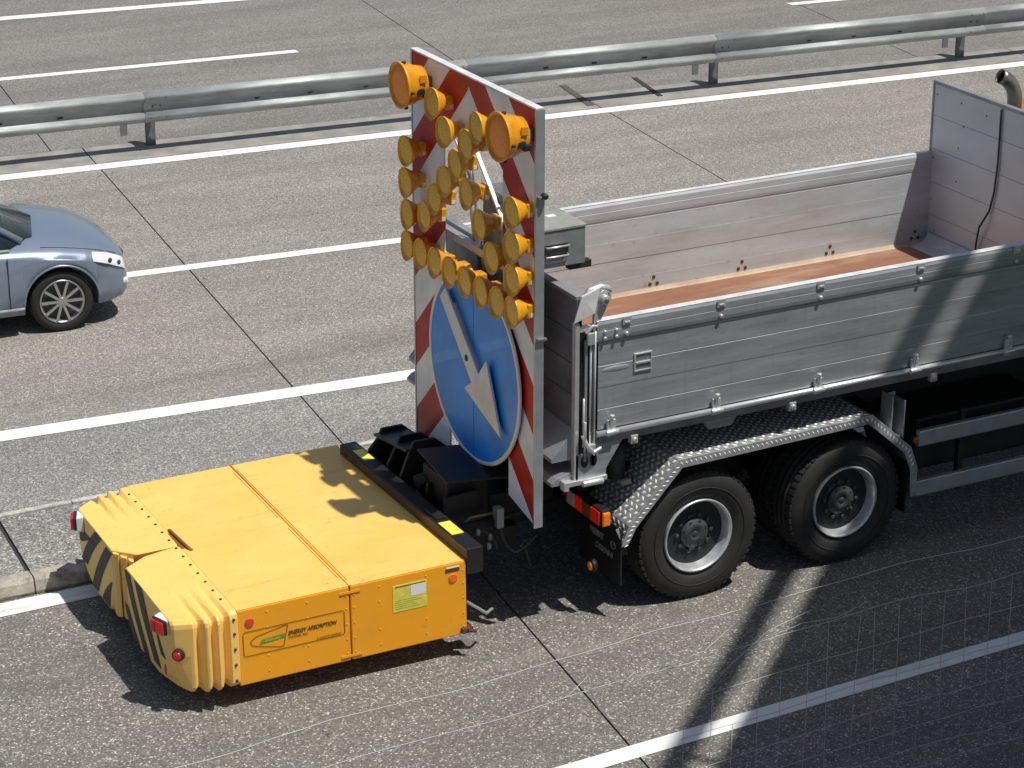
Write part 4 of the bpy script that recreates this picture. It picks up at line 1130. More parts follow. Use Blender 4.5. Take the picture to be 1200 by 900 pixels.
# pleats of the far half's inner side, seen in the V
for k, (xa, yy) in enumerate(((-2.165, 1.415), (-2.125, 1.345), (-2.085, 1.275))):
    q = MB(); q.prism([(xa-0.02, yy+0.06), (xa-0.024, yy-0.01), (xa+0.004, yy-0.045), (xa+0.03, yy+0.02)], 2, 0.20, 0.715-0.01*k); q.build('pleat', 'nose', hf, bevel=0.004)
# flange with bolts
for (yy,) in ((-0.02,), (WB+0.01,)):
    for z_ in (0.245, 0.37, 0.49, 0.61, 0.72):
        q = MB(); s_ = -1 if yy < 0 else 1
        q.lathe([(0, 0.011), (0.006*s_, 0.011), (0.010*s_, 0.006)], (-1.783, yy+(0.006 if s_ < 0 else 0.0), z_), 'y', 8); q.build('bolt', 'hubd', cc)
for k in range(14):
    y_ = 0.22+k*0.155
    q = MB(); q.lathe([(0.77, 0.011), (0.778, 0.011), (0.783, 0.006)], (-1.79, y_, 0), 'z', 8); q.build('bolt', 'hubd', cc)
# stripes: thin curved sheets on both rear faces
def stripe_sheet(poly_pairs, parent):
    q = MB(); prev = None
    for (l, r) in poly_pairs:
        cur = (q.bm.verts.new((-2.196, l[0], l[1])), q.bm.verts.new((-2.196, r[0], r[1])))
        if prev: q.bm.faces.new((prev[0], prev[1], cur[1], cur[0]))
        prev = cur
    return q.build('warning_stripe', 'stripe', parent)
def band(p0, p1, w0, w1, parent, bend=0.03, n=8, horiz=True):
    L = []
    for i in range(n+1):
        t = i/n
        c_ = Vector((p0[0]+(p1[0]-p0[0])*t, p0[1]+(p1[1]-p0[1])*t))
        c_.x += bend*math.sin(PI*t)
        w = (w0+(w1-w0)*t)*(1.5 if parent is hn else 1.35)
        L.append(((c_.x-w/2, c_.y), (c_.x+w/2, c_.y)))
    stripe_sheet(L, parent)
o_ = -0.05
# far half (local y = world y - 0.06)
band((2.17, 0.33), (1.74, 0.722), 0.11, 0.12, hf, 0.03)
band((1.93, 0.205), (1.50, 0.70), 0.11, 0.11, hf, 0.03)
band((1.66, 0.205), (1.475, 0.45), 0.14, 0.02, hf, 0.02)
band((2.235, 0.48), (2.08, 0.60), 0.04, 0.20, hf, 0.0)
# near half
band((0.70, 0.195), (1.07, 0.715), 0.09, 0.085, hn, 0.04)
band((0.47, 0.24), (0.82, 0.725), 0.10, 0.11, hn, 0.03)
band((0.33, 0.37), (0.45, 0.52), 0.07, 0.02, hn, 0.01)
band((0.94, 0.20), (1.14, 0.43), 0.10, 0.06, hn, 0.02)
# lamps on the bellows
def rear_lamp(y, z, yawr):
    h = bpy.data.objects.new('tail_lamp', None); C.objects.link(h); h.parent = cc; h.location = (-2.215, y, z); h.rotation_euler = (0, 0, yawr)
    q = MB(); q.prism([(-0.01, -0.055), (0.045, -0.07), (0.045, 0.06), (-0.01, 0.05)], 1, -0.075, 0.075); q.build('lamp_housing', 'white', h, bevel=0.008)
    q = MB(); q.box(-0.032, -0.010, -0.07, 0.07, -0.055, 0.052); q.build('lamp_frame', 'carblack', h, bevel=0.006)
    q = MB(); q.box(-0.055, -0.032, -0.065, 0.012, -0.05, 0.047); q.build('red_lens', 'redl', h, bevel=0.008)
    q = MB(); q.box(-0.055, -0.032, 0.016, 0.065, -0.05, 0.047); q.build('amber_lens', 'red', h, bevel=0.008)
rear_lamp(0.25, 0.665, 0.35)
rear_lamp(2.19, 0.665, -0.35)
for (y_, z_, r_, s_) in ((0.075, 0.50, 0.042, 1.0),):
    h = bpy.data.objects.new('round_lamp', None); C.objects.link(h); h.parent = cc; h.location = (-2.165, y_, z_); h.rotation_euler = (0, 0, 0.75)
    q = MB(); q.lathe([(-0.022, r_), (-0.024, r_-0.008), (0.01, r_+0.004)], (0, 0, 0), 'x', 20); q.build('lamp_rim', 'carblack', h)
    q = MB(); q.lathe([(-0.036, 0.006), (-0.032, 0.022), (-0.024, r_-0.010), (-0.01, r_-0.01)], (0, 0, 0), 'x', 20); q.build('lamp_lens', 'redl', h)
q = MB(); q.lathe([(-0.012, 0.012), (-0.008, 0.02), (0.0, 0.024)], (-2.19, 0.30, 0.29), 'x', 14, squash=1.8); q.build('oval_reflector', 'reddot', cc)
# lifting jacks at the front edge
for (y_,) in ((0.15,), (2.2,)):
    q = MB(); q.tube([(0.02, y_, 0.16), (0.02, y_, 0.5)], 0.03, 10).box(-0.04, 0.10, y_-0.05, y_+0.05, 0.13, 0.165); q.build('support_foot', 'chassis', cc, bevel=0.004)
q = MB(); q.box(-0.05, 0.03, -0.03, 0.03, 0.2, 0.24).tube([(0.0, -0.03, 0.22), (0.05, -0.06, 0.22)], 0.015, 8); q.build('corner_catch', 'rust', cc, bevel=0.004)
q = MB(); q.bar((0.02, 0.03, 0.42), (0.16, 0.0, 0.31), 0.04, 0.012).bar((0.16, 0.0, 0.31), (0.24, 0.07, 0.30), 0.02, 0.01); q.build('latch_arm', 'valve', cc)

# hitch
ht = thing('hitch_frame', 'black steel hitch with hydraulic gear joining the yellow cushion to the truck', 'hitch', (-0.9, 1.2, 0))
def H(q, name, m, **k):
    q.bm.transform(Matrix.Translation((0.9, -1.2, 0))); return q.build(name, m, ht, **k)
q = MB(); q.box(-1.045, -0.915, 0.0, 2.22, 0.66, 0.862); H(q, 'cross_beam', 'black', bevel=0.006)
q = MB(); q.box(-1.052, -1.045, 0.0, 2.22, 0.78, 0.855); H(q, 'beam_edge', mat('scraped_beam', (0.10, 0.05, 0.02), 0.6, var=0.5, vscale=8))
q = MB(); q.box(-1.03, -0.935, 0.27, 0.50, 0.862, 0.866); H(q, 'yellow_reflector', 'stickd')
q = MB(); q.box(-1.02, -0.935, 1.82, 2.04, 0.862, 0.866); H(q, 'yellow_reflector', 'stickd')
q = MB(); q.box(-1.02, -0.94, 0.55, 0.75, 0.862, 0.88); H(q, 'hinge_plate', 'black', bevel=0.004)
q = MB(); q.box(-0.913, -0.25, 0.72, 1.75, 0.45, 0.60); H(q, 'base_frame', 'chassis', bevel=0.01)
for (y0, y1, h_) in ((1.38, 1.41, 1.14), (1.62, 1.65, 1.10), (1.96, 1.99, 1.04)):
    q = MB(); q.prism([(-0.915, 0.60), (-0.915, 0.88), (-0.84, h_-0.08), (-0.80, h_), (-0.62, h_), (-0.48, h_-0.12), (-0.40, 0.60)], 1, y0, y1); H(q, 'lift_bracket', 'black', bevel=0.004)
q = MB(); q.hexa([(-0.86, 1.40, 1.06), (-0.60, 1.40, 1.06), (-0.60, 1.99, 0.98), (-0.86, 1.99, 0.98), (-0.86, 1.40, 1.08), (-0.60, 1.40, 1.08), (-0.60, 1.99, 1.0), (-0.86, 1.99, 1.0)]); H(q, 'bracket_top', 'black')
for (y0, y1) in ((0.72, 0.75), (1.02, 1.05)):
    q = MB(); q.prism([(-0.90, 0.60), (-0.86, 0.94), (-0.60, 0.96), (-0.45, 0.60)], 1, y0, y1); H(q, 'lift_bracket', 'black', bevel=0.004)
q = MB(); q.hexa([(-0.88, 0.66, 1.085), (-0.40, 0.60, 1.06), (-0.40, 1.22, 1.10), (-0.84, 1.24, 1.13), (-0.88, 0.66, 1.10), (-0.40, 0.60, 1.075), (-0.40, 1.22, 1.115), (-0.84, 1.24, 1.145)]); H(q, 'cover_plate', 'black', bevel=0.004)
q = MB(); q.box(-0.82, -0.46, 0.78, 1.2, 0.62, 1.05); H(q, 'pump_housing', 'chassis', bevel=0.02)
q = MB(); q.tube([(-0.88, 1.18, 0.9), (-0.4, 1.18, 0.95), (0.1, 1.2, 0.95)], 0.055, 12); H(q, 'drawbar', 'chassis')
q = MB(); q.box(-0.4, 0.16, 0.9, 1.5, 0.52, 0.8); H(q, 'truck_mount', 'chassis', bevel=0.01)
for y_ in (0.6, 1.9):
    q = MB(); q.tube([(-0.86, y_, 0.72), (-0.5, y_, 0.74)], 0.04, 12).tube([(-0.5, y_, 0.74), (0.1, y_, 0.8)], 0.022, 10); H(q, 'lift_cylinder', 'chassis')
q = MB(); q.box(-0.53, -0.47, 0.52, 0.60, 0.70, 0.86); H(q, 'valve_block', 'valve', bevel=0.006)
q = MB(); q.tube([(-0.52, 0.6, 0.80), (-0.68, 0.68, 0.76), (-0.74, 0.66, 0.72)], 0.012, 8); H(q, 'valve_lever', 'brass')
for pts in ([(-0.5, 0.54, 0.72), (-0.48, 0.5, 0.6), (-0.4, 0.45, 0.52), (-0.2, 0.5, 0.6)], [(-0.72, 0.58, 0.66), (-0.66, 0.5, 0.72), (-0.60, 0.44, 0.66), (-0.6, 0.4, 0.6)],
            [(-0.7, 1.3, 0.85), (-0.74, 1.26, 0.7), (-0.7, 1.2, 0.62)], [(-0.45, 0.9, 1.02), (-0.3, 0.8, 1.15), (-0.1, 0.8, 1.05), (0.05, 0.8, 0.9)], [(-0.45, 1.3, 1.0), (-0.3, 1.35, 1.2), (-0.05, 1.3, 1.1)],
            [(-0.3, 0.5, 0.5), (-0.2, 0.6, 0.3), (-0.05, 0.75, 0.27), (0.1, 0.9, 0.5)]):
    # smooth hose
    P = [Vector(p) for p in pts]; out = []
    for i in range(len(P)-1):
        p0, p1, p2, p3 = P[max(i-1, 0)], P[i], P[i+1], P[min(i+2, len(P)-1)]
        for k in range(6):
            t = k/6; out.append(0.5*((2*p1)+(-p0+p2)*t+(2*p0-5*p1+4*p2-p3)*t*t+(-p0+3*p1-3*p2+p3)*t*t*t))
    out.append(P[-1])
    q = MB(); q.tube(out, 0.012, 8); H(q, 'hose', 'cable')
for p_ in ((-0.74, 0.62, 0.70), (-0.70, 0.5, 0.70), (-0.62, 0.46, 0.66), (-0.66, 0.40, 0.62)):
    q = MB(); q.lathe([(0, 0.016), (0.03, 0.018), (0.045, 0.01)], p_, 'z', 8); H(q, 'fitting', 'valve')
q = MB(); q.tube([(-0.10, 0.90, 0.30), (-0.03, 0.93, 0.32), (0.01, 1.0, 0.31), (-0.04, 1.02, 0.29), (-0.10, 0.95, 0.29)], 0.01, 8); H(q, 'coupling_loop', 'valve')
q = MB(); q.bar((-0.86, 1.24, 0.80), (-0.78, 1.12, 0.66), 0.02, 0.03); H(q, 'bright_clip', 'valve')

# ================================================================== ARROW BOARD
ab = thing('arrow_board', 'tall red and white striped lamp arrow board with a blue sign at the truck rear', 'arrow board', (-0.45, 0, 0))
q = MB(); bm = q.bm
def loop(pts):
    v = [bm.verts.new((0, y, z)) for y, z in pts]
    return [bm.edges.new((v[i], v[(i+1) % len(v)])) for i in range(len(v))]
E1 = loop([(0.09, 0.90), (0.48, 0.985), (0.48, 1.36), (1.45, 1.36), (1.45, 0.985), (2.04, 0.87), (2.04, 4.01), (0.09, 4.01)])
E2 = loop([(0.57, 2.56), (1.52, 2.58), (1.52, 3.42), (1.42, 3.54), (1.10, 3.58), (0.72, 3.56), (0.57, 3.46)])
bmesh.ops.triangle_fill(bm, use_beauty=True, use_dissolve=False, edges=E1+E2)
bn_ = q.build('panel', 'board', ab)
m_ = bn_.modifiers.new('thick', 'SOLIDIFY'); m_.thickness = 0.012; m_.offset = 0
def A(q, name, m, par=ab, **k): return q.build(name, m, par, **k)
q = MB(); q.box(-0.012, 0.062, 0.070, 0.089, 0.87, 4.015); A(q, 'side_frame', 'alframe', bevel=0.003)
q = MB(); q.box(-0.012, 0.075, 2.041, 2.062, 0.86, 4.015); A(q, 'side_frame', 'alframe', bevel=0.003)
q = MB(); q.box(-0.012, 0.050, 0.070, 2.062, 4.016, 4.030); A(q, 'top_frame', 'cap', bevel=0.003)
for z_ in (2.33, 3.38):
    q = MB(); q.box(0.0, 0.075, 0.045, 0.069, z_, z_+0.02); A(q, 'frame_hinge', 'galvd', bevel=0.003)
q = MB(); q.lathe([(-0.05, 0.012), (-0.04, 0.022), (0.0, 0.022)], (0.05, 0.07, 3.40), 'y', 10); A(q, 'knob', 'carblack')
for y_ in (0.30, 1.68):
    q = MB(); q.box(0.02, 0.09, y_, y_+0.07, 0.95, 3.95); A(q, 'rear_post', 'alframe', bevel=0.004)
q = MB(); q.box(0.09, 0.15, 0.27, 1.95, 2.64, 2.70); A(q, 'cross_bar', 'alframe', bevel=0.004)
q = MB(); q.box(0.09, 0.13, 0.27, 1.95, 3.72, 3.76); A(q, 'cross_bar', 'alframe', bevel=0.004)
q = MB(); q.bar((0.16, 1.30, 3.38), (0.16, 0.60, 2.70), 0.03, 0.02); A(q, 'diagonal_strut', 'white')
q = MB(); q.tube([(0.12, 1.33, 3.3), (0.12, 1.1, 2.5)], 0.014, 8).tube([(0.20, 0.9, 3.0), (0.18, 0.80, 2.5)], 0.014, 8); A(q, 'gas_strut', 'alframe')
q = MB(); q.box(0.18, 0.34, 0.95, 1.25, 2.2, 3.15); A(q, 'actuator_housing', 'galvd', bevel=0.01)
q = MB(); q.box(0.16, 0.36, 1.30, 1.48, 2.35, 2.62); A(q, 'control_box', 'boxgrey', bevel=0.01)
q = MB(); q.box(0.15, 0.30, 0.62, 0.88, 2.25, 2.60); A(q, 'control_box', 'boxgrey', bevel=0.01)
for y_ in (0.55, 1.85):
    q = MB(); q.bar((0.09, y_, 1.15), (0.62, y_, 1.02), 0.07, 0.08); A(q, 'mounting_arm', 'chassis')
q = MB(); q.box(0.10, 0.2, 0.35, 1.9, 1.05, 1.15); A(q, 'mounting_beam', 'chassis')
# blue sign
q = MB(); q.lathe([(-0.042, 0.735), (-0.030, 0.735)], (0, 0.975, 1.83), 'x', 72, smooth=False); sg = A(q, 'blue_disc', 'blue')
q = MB(); q.lathe([(-0.046, 0.715), (-0.048, 0.742), (-0.030, 0.748), (-0.028, 0.72), (-0.0425, 0.715)], (0, 0.975, 1.83), 'x', 72, closed=True); q.build('white_rim', 'white', sg)
q = MB(); q.box(-0.0425, -0.0418, 0.971, 0.979, 1.11, 2.55); q.build('joint_line', mat('blue_joint', (0.01, 0.07, 0.3), 0.5), sg)
arrow = [(1.45, 2.26), (1.355, 2.355), (0.815, 1.84), (0.69, 1.99), (0.46, 1.455), (1.05, 1.655), (0.93, 1.735)]
q = MB(); q.prism(arrow, 0, -0.085, -0.066); ar = q.build('white_arrow', 'arroww', sg, bevel=0.003)
q = MB(); q.prism([(0.7+0.0, 1.74), (0.78, 1.66), (1.30, 2.20), (1.24, 2.27)], 0, -0.066, -0.043); q.build('arrow_stay', 'alframe', sg)
q = MB(); q.box(-0.095, -0.085, 0.985, 1.02, 1.885, 1.93); q.build('arrow_pivot', 'carblack', ar, bevel=0.006)
# small flash lamps
def small_lamp():
    h = bpy.data.objects.new('flash_lamp', None); C.objects.link(h); h.parent = ab
    q = MB(); q.lathe([(0.19, 0.050), (0.115, 0.056), (0.095, 0.068), (0.06, 0.084), (0.03, 0.099), (0.012, 0.109), (-0.010, 0.115), (-0.014, 0.113), (-0.008, 0.109), (0.002, 0.106)], (0, 0, 0), 'x', 24)
    # longer visor lip below, like a beak
    for v in q.bm.verts:
        if v.co.x < 0.0 and v.co.z < 0: v.co.z *= 1.12; v.co.x -= 0.012*(-v.co.z/0.116)
    q.build('lamp_visor', 'amberh', h)
    q = MB(); q.lathe([(-0.012, 0.004), (-0.010, 0.05), (-0.004, 0.09), (0.000, 0.107), (0.01, 0.107)], (0, 0, 0), 'x', 28); q.build('lamp_lens', 'lens', h)
    q = MB(); q.box(0.12, 0.20, -0.055, 0.055, -0.055, 0.05); q.build('lamp_base', 'amberh', h, bevel=0.01)
    q = MB(); q.box(0.15, 0.185, -0.0575, -0.055, -0.045, -0.015); q.build('lamp_sticker', 'stickw', h)
    return h
row = [(y_, 2.59) for y_ in (0.035, 0.265, 0.52, 0.775, 1.03, 1.275, 1.52, 1.75)]
pos = row+[(0.035, 2.83), (0.04, 3.07), (0.045, 3.32), (1.745, 2.84), (1.765, 3.085), (1.755, 3.335),
      (1.44, 2.91), (1.27, 3.09), (1.10, 3.27), (0.92, 3.44), (0.75, 3.63), (0.58, 3.80), (1.10, 3.64), (1.29, 3.81), (0.74, 3.27), (0.54, 3.09), (0.35, 2.90)]
l0 = small_lamp()
for i, (y_, z_) in enumerate(pos):
    l_ = l0 if i == 0 else copy_tree(l0, ab)
    l_.location = (-0.15, y_+0.114, z_-0.034)
    l_.scale = (0.78, 1, 1)
    l_.rotation_euler = (random.uniform(-0.04, 0.04), random.uniform(-0.05, 0.05), random.uniform(-0.05, 0.05))
def big_lamp():
    h = bpy.data.objects.new('warning_lamp', None); C.objects.link(h); h.parent = ab
    q = MB(); q.lathe([(0.265, 0.10), (0.255, 0.135), (0.17, 0.148), (0.14, 0.150), (0.13, 0.164), (0.04, 0.172), (0.03, 0.184), (0.0, 0.190), (-0.012, 0.188), (-0.006, 0.178), (0.01, 0.176)], (0, 0, 0), 'x', 40); q.build('lamp_body', 'bigh', h)
    q = MB(); q.lathe([(0.0, 0.004), (-0.004, 0.1), (0.012, 0.177), (0.02, 0.177)], (0, 0, 0), 'x', 40); q.build('lamp_lens', 'biglens', h)
    for a in (0.4, 1.7, 3.3, 4.4, 5.6):
        c_ = Vector((0.0, math.cos(a)*0.186, math.sin(a)*0.186))
        q = MB(); q.lathe([(0.02, 0.012), (0.055, 0.014), (0.06, 0.006)], c_, 'x', 8); q.build('clip', 'carblack', h)
    q = MB(); q.box(0.10, 0.19, -0.165, -0.14, -0.06, -0.01).box(0.18, 0.26, -0.16, -0.11, -0.09, -0.04); q.build('connector', 'carblack', h, bevel=0.006)
    q = MB(); q.box(0.14, 0.22, -0.158, -0.142, 0.03, 0.10); q.build('lug', 'bigh', h, bevel=0.006)
    q = MB(); q.box(0.265, 0.345, -0.06, 0.06, -0.05, 0.05); q.build('lamp_bracket', 'galvd', h)
    return h
b0 = big_lamp(); b0.scale = (0.72, 0.93, 0.93); b0.location = (-0.25, 1.755, 3.84)
b1 = copy_tree(b0, ab); b1.location = (-0.26, 0.155, 3.84); b1.rotation_euler = (0.0, 0.03, 0.02)
# cables behind
for pts in ([(0.06, 1.5, 3.5), (0.12, 1.35, 3.2), (0.16, 1.4, 2.9), (0.14, 1.3, 2.6)], [(0.08, 0.7, 3.5), (0.2, 0.9, 3.2), (0.2, 0.85, 2.8), (0.2, 0.75, 2.6)]):
    q = MB(); q.tube(pts, 0.01, 6); A(q, 'cable', 'alframe')

# grey cabinet on a shelf behind the board
gc = thing('tool_cabinet', 'grey steel cabinet behind the arrow board above the tailgate', 'cabinet', (-0.10, 0.56, 2.75))
q = MB(); q.box(-0.22, 0.20, -0.21, 0.21, 0.0, 0.275); q.build('cabinet_body', 'boxgrey', gc, bevel=0.006)
q = MB(); q.box(-0.228, 0.208, -0.218, 0.218, 0.277, 0.297); lid_ = q.build('lid', 'boxtop', gc, bevel=0.004)
q = MB(); q.box(0.03, 0.10, 0.04, 0.09, 0.297, 0.299); q.build('white_sticker', 'stickw', lid_)
q = MB(); q.tube([(-0.13, -0.212, 0.16), (-0.13, -0.245, 0.165), (0.05, -0.245, 0.165), (0.05, -0.212, 0.16)], 0.008, 8); q.build('handle_bar', 'alub', gc)
q = MB(); q.tube([(-0.13, -0.212, 0.095), (-0.13, -0.235, 0.09), (0.05, -0.235, 0.09), (0.05, -0.212, 0.095)], 0.007, 8); q.build('handle_bar', 'alub', gc)
q = MB(); q.box(-0.14, 0.06, -0.2125, -0.21, 0.08, 0.175); q.build('handle_recess', 'carblack', gc)
q = MB(); q.box(-0.34, 0.24, -0.10, -0.06, -0.04, -0.001); q.build('shelf_arm', 'alframe', gc)
q = MB(); q.box(0.10, 0.28, -0.16, -0.10, -0.055, -0.003); q.build('shelf_arm', 'carblack', gc)
q = MB(); q.box(-0.34, 0.24, 0.1, 0.14, -0.04, -0.001); q.build('shelf_arm', 'alframe', gc)

# ================================================================== CARS
def car(name, label, paint, loc, rz):
    t = thing(name, label, 'car', loc, rz)
    KEY = [(2.13, 0.30, 0.50, 0.58, 0.45), (2.10, 0.24, 0.56, 0.66, 0.62), (2.02, 0.21, 0.63, 0.73, 0.74), (1.88, 0.19, 0.70, 0.80, 0.82), (1.65, 0.18, 0.76, 0.875, 0.865), (1.38, 0.18, 0.81, 0.935, 0.885),
          (1.1, 0.18, 0.84, 0.975, 0.89), (0.8, 0.18, 0.86, 0.98, 0.895), (0.3, 0.18, 0.88, 0.95, 0.90), (-0.4, 0.18, 0.89, 0.94, 0.90), (-1.1, 0.18, 0.90, 0.96, 0.895), (-1.6, 0.19, 0.90, 1.00, 0.87),
          (-2.0, 0.22, 0.87, 1.00, 0.82), (-2.2, 0.28, 0.80, 0.95, 0.72), (-2.27, 0.35, 0.72, 0.85, 0.6)]
    xs_ = set(k[0] for k in KEY)
    for wx in (1.38, -1.28):
        for k in range(25): xs_.add(round(wx+0.372*math.cos(PI*k/24), 4))
    def key(x):
        for A_, B_ in zip(KEY, KEY[1:]):
            if A_[0] >= x >= B_[0]:
                t_ = (A_[0]-x)/(A_[0]-B_[0]); return [A_[j]+(B_[j]-A_[j])*t_ for j in range(5)]
    q = MB(); rings = []
    for x in sorted(xs_, reverse=True):
        _, zb, zs_, zt, w = key(x)
        zf = zb
        for wx in (1.38, -1.28):
            dd = 0.372**2-(x-wx)**2
            if dd > 1e-6: zb = max(zb, 0.315+math.sqrt(dd))
        zb = min(zb, zs_-0.09)
        half_ = [(0, zb), (w*0.80, zb), (w*(0.975 if zb < 0.3 else 0.998), zb+(0.05 if zb < 0.3 else 0.002)), (w*0.992, zb+(zs_-zb)*0.35), (w, zb+(zs_-zb)*0.62), (w*0.99, zs_-0.05), (w*0.955, zs_-0.005), (w*0.90, zs_+0.022), (w*0.72, zs_+(zt-zs_)*0.72), (w*0.35, zt-0.006), (0, zt)]
        full = half_+[(-a, b) for a, b in half_[-2:0:-1]]
        rings.append([q.bm.verts.new((x, a, b)) for a, b in full])
    n = len(rings[0])
    for Xr, Yr in zip(rings, rings[1:]):
        for k in range(n):
            f = q.bm.faces.new((Xr[k], Xr[(k+1)%n], Yr[(k+1)%n], Yr[k])); f.smooth = k not in (0, 1, n-1, n-2)
    q.bm.faces.new(rings[0]); q.bm.faces.new(rings[-1])
    body = q.build('body', paint, t)
    for wx in (1.38, -1.28):
        for s_ in (-1, 1):
            q = MB(); pts = [(wx+0.376*math.cos(a), s_*0.884, 0.315+0.376*math.sin(a)) for a in [PI*(0.0+1.0*k/24) for k in range(25)]]
            q.tube(pts, 0.012, 6); q.build('arch_lip', paint, t)
    # cabin
    def cab_loop(sc=1.0, dz=0.0):
        return None
    base = [(1.30, 0.0, 1.0), (1.18, 0.60, 0.975), (0.92, 0.78, 0.92), (-0.2, 0.82, 0.905), (-1.1, 0.80, 0.925), (-1.62, 0.66, 0.96), (-1.78, 0.0, 0.98)]
    roof = [(0.36, 0.0, 1.43), (0.32, 0.40, 1.415), (0.22, 0.555, 1.385), (-0.45, 0.60, 1.40), (-1.0, 0.575, 1.38), (-1.22, 0.42, 1.37), (-1.28, 0.0, 1.385)]
    q = MB()
    B_ = [q.bm.verts.new((a, b, c-0.03)) for a, b, c in base]+[q.bm.verts.new((a, -b, c-0.03)) for a, b, c in base[-2:0:-1]]
    T_ = [q.bm.verts.new(p) for p in roof]+[q.bm.verts.new((a, -b, c)) for a, b, c in roof[-2:0:-1]]
    n = len(B_)
    for k in range(n):
        f = q.bm.faces.new((B_[k], B_[(k+1)%n], T_[(k+1)%n], T_[k])); f.smooth = True
    q.bm.faces.new(T_); q.bm.faces.new(B_[::-1])
    q.build('windows', 'glass', t)
    q = MB()
    T1 = [q.bm.verts.new((a, b, c+0.006)) for a, b, c in roof]+[q.bm.verts.new((a, -b, c+0.006)) for a, b, c in roof[-2:0:-1]]
    ins = [((a+0.55)*0.6-0.55, b*0.55, c+0.045) for a, b, c in roof]
    T2 = [q.bm.verts.new(p) for p in ins]+[q.bm.verts.new((a, -b, c)) for a, b, c in ins[-2:0:-1]]
    T3 = [q.bm.verts.new((v.co.x*1.0, v.co.y*1.02, v.co.z-0.03)) for v in T1]
    for k in range(n):
        f = q.bm.faces.new((T1[k], T1[(k+1)%n], T2[(k+1)%n], T2[k])); f.smooth = True
        f = q.bm.faces.new((T3[k], T3[(k+1)%n], T1[(k+1)%n], T1[k])); f.smooth = True
    f = q.bm.faces.new(T2); f.smooth = True
    q.build('roof', paint, t)
    for s_ in (-1, 1):
        for (i, w_) in ((1, 0.035), (3, 0.03), (5, 0.05)):
            a = Vector(base[i]); b = Vector(roof[i])
            if i == 1: a = (Vector(base[1])+Vector(base[2]))/2; b = (Vector(roof[1])+Vector(roof[2]))/2
            a.y *= s_; b.y *= s_; out = Vector((0, s_*0.012, 0.004))
            q = MB(); q.tube([a+out-Vector((0, 0, 0.02)), (a+b)/2+out*1.3, b+out], w_, 8); q.build('pillar', paint, t)
        q = MB(); q.tube([(0.9, s_*0.815, 0.885), (0.6, s_*0.82, 0.895), (-0.5, s_*0.84, 0.90), (-1.5, s_*0.80, 0.93)], 0.016, 8); q.build('belt_moulding', 'rim', t)
        # headlamp
        q = MB(); pr = None
        for k in range(11):
            x_ = 1.72+0.385*k/10; _, zb, zs_, zt, w = key(x_); f_ = math.sin(PI*min(1, (k+1.2)/8)*0.5)
            o2 = 0.012*min(1, k/1.5, (10-k)/1.5)
            P_ = [(w*0.995, zs_-0.05-0.03*f_), (w*0.99, zs_-0.05), (w*0.955, zs_-0.005), (w*0.92, zs_+0.012), (w*0.90, zs_+0.020)]
            cur = [q.bm.verts.new((x_+o2*0.6, s_*(p_[0]+o2), p_[1]+o2*0.5)) for p_ in P_]
            if pr:
                for j in range(4):
                    f = q.bm.faces.new((pr[j], pr[j+1], cur[j+1], cur[j]) if s_ > 0 else (pr[j], cur[j], cur[j+1], pr[j+1])); f.smooth = True
            pr = cur
        hl = q.build('headlamp', 'headlamp', t)
        for (x_, r_) in ((1.98, 0.026), (1.88, 0.028)):
            _, zb, zs_, zt, w = key(x_)
            q = MB(); q.lathe([(0.0, r_), (0.01, r_*0.9), (0.012, 0.004)], (0, 0, 0), 'x', 14); o_l = q.build('lamp_reflector', 'hub', hl, loc=(x_+0.012, s_*(w*0.985+0.004), zs_-0.035)); o_l.rotation_euler = (0, 0, s_*0.9)
        q = MB(); q.box(2.0, 2.1, s_*0.62-0.08, s_*0.62+0.08, 0.36, 0.42); q.build('fog_lamp', 'headlamp', t, bevel=0.02)
        q = MB(); q.hexa([(0.58, s_*0.84, 0.93), (0.78, s_*0.84, 0.93), (0.76, s_*1.0, 0.94), (0.62, s_*1.0, 0.94), (0.58, s_*0.84, 1.03), (0.74, s_*0.84, 1.03), (0.73, s_*1.0, 1.05), (0.62, s_*1.0, 1.05)]); q.build('door_mirror', paint, t, bevel=0.02)
        for x_ in (0.86, -0.12, -1.0):
            q = MB(); q.box(x_, x_+0.007, s_*0.896-0.004, s_*0.896+0.004, 0.3, 0.83); q.build('door_gap', 'carblack', t)
        q = MB(); q.box(0.0, 0.16, s_*0.905-0.012, s_*0.905+0.012, 0.74, 0.765); q.build('door_handle', 'rim', t, bevel=0.006)
        q = MB(); q.tube([(1.0, s_*0.893, 0.30), (-0.9, s_*0.90, 0.30)], 0.016, 8); q.build('side_moulding', 'rim', t)
        q = MB(); q.box(-2.25, -2.12, s_*0.6-0.14, s_*0.6+0.14, 0.66, 0.82); q.build('rear_lamp', 'red', t, bevel=0.02)
    for s_ in (-1, 1):
        q = MB(); pts = []
        for k in range(12):
            x_ = 1.22+0.84*k/11; _, zb, zs_, zt, w = key(x_); pts.append((x_, s_*w*0.86, zs_+0.022+(zt-zs_-0.022)*0.16))
        q.tube(pts, 0.0045, 5); q.build('bonnet_gap', 'carblack', t)
    q = MB(); q.box(2.09, 2.14, -0.36, 0.36, 0.49, 0.60); q.build('grille', 'carblack', t, bevel=0.01)
    q = MB(); q.box(2.05, 2.125, -0.5, 0.5, 0.30, 0.38); q.build('lower_intake', 'carblack', t, bevel=0.01)
    q = MB(); q.box(2.13, 2.145, -0.26, 0.26, 0.42, 0.475); q.build('number_plate', 'stickw', t)
    # wheels
    w0 = None
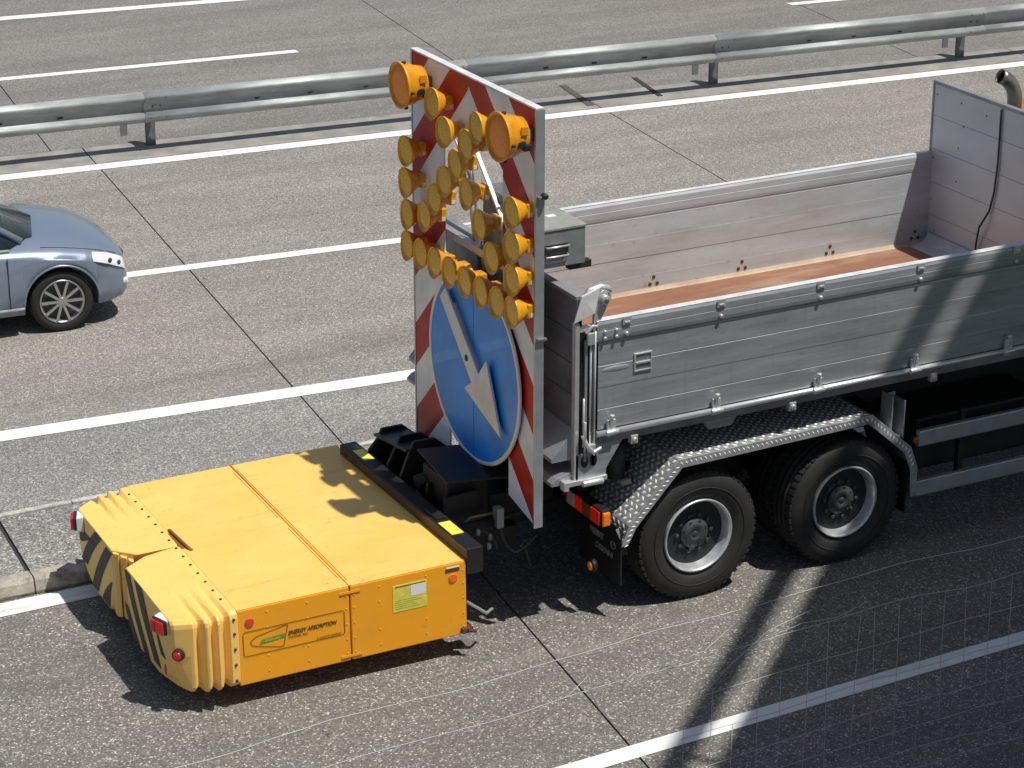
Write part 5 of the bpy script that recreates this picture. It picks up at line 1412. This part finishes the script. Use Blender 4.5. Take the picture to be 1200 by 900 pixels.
    for (wx, s_) in ((1.38, -1), (-1.28, -1), (1.38, 1), (-1.28, 1)):
        if w0 is None:
            w0 = w = bpy.data.objects.new('wheel', None); C.objects.link(w); w.parent = t
            q = MB(); q.lathe([(0.02, 0.215), (0.0, 0.24), (-0.006, 0.27), (0.012, 0.305), (0.03, 0.315), (0.19, 0.315), (0.205, 0.30), (0.21, 0.24), (0.19, 0.215)], (0, 0, 0), 'y', 48, closed=True); q.build('tyre', 'rubber', w)
            q = MB(); q.lathe([(0.0, 0.225), (-0.004, 0.215), (0.01, 0.205), (0.08, 0.195), (0.09, 0.19), (0.09, 0.215), (0.02, 0.225)], (0, 0, 0), 'y', 48, closed=True); q.build('rim', 'carrim', w)
            q = MB(); q.lathe([(0.07, 0.192), (0.08, 0.192)], (0, 0, 0), 'y', 32); q.build('brake_disc', 'hub', w)
            for k in range(10):
                a = 2*PI*k/10; d = Vector((math.cos(a), 0, math.sin(a)))
                q = MB(); q.bar(d*0.03+Vector((0, 0.012, 0)), d*0.208+Vector((0, 0.006, 0)), 0.026, 0.022, (0, 1, 0)); q.build('spoke', 'carrim', w)
            q = MB(); q.lathe([(0.0, 0.03), (-0.002, 0.04), (0.03, 0.045)], (0, 0, 0), 'y', 20); q.build('hub_cap', 'carrim', w)
        else:
            w = copy_tree(w0, t)
        w.location = (wx, s_*0.865, 0.315)
        if s_ > 0: w.rotation_euler = (0, 0, PI)
    return t
th = -0.085
def place(lx, ly, wx, wy, rz):   # world location so that local (lx,ly) lands on (wx,wy)
    return (wx-(lx*math.cos(rz)-ly*math.sin(rz)), wy-(lx*math.sin(rz)+ly*math.cos(rz)), 0)
c1 = car('car', 'blue grey sedan driving in the main lane behind the yellow cushion', 'carpaint', place(1.38, -0.865, -1.47, 8.03, th), th)
c1['group'] = 'cars on the motorway'
th2 = PI-0.088
c2 = car('car', 'dark car at the top edge on the far carriageway, only its tyre showing', 'carpaint2', place(1.38, 0.865, 11.75, 18.42, th2), th2)
c2['group'] = 'cars on the motorway'
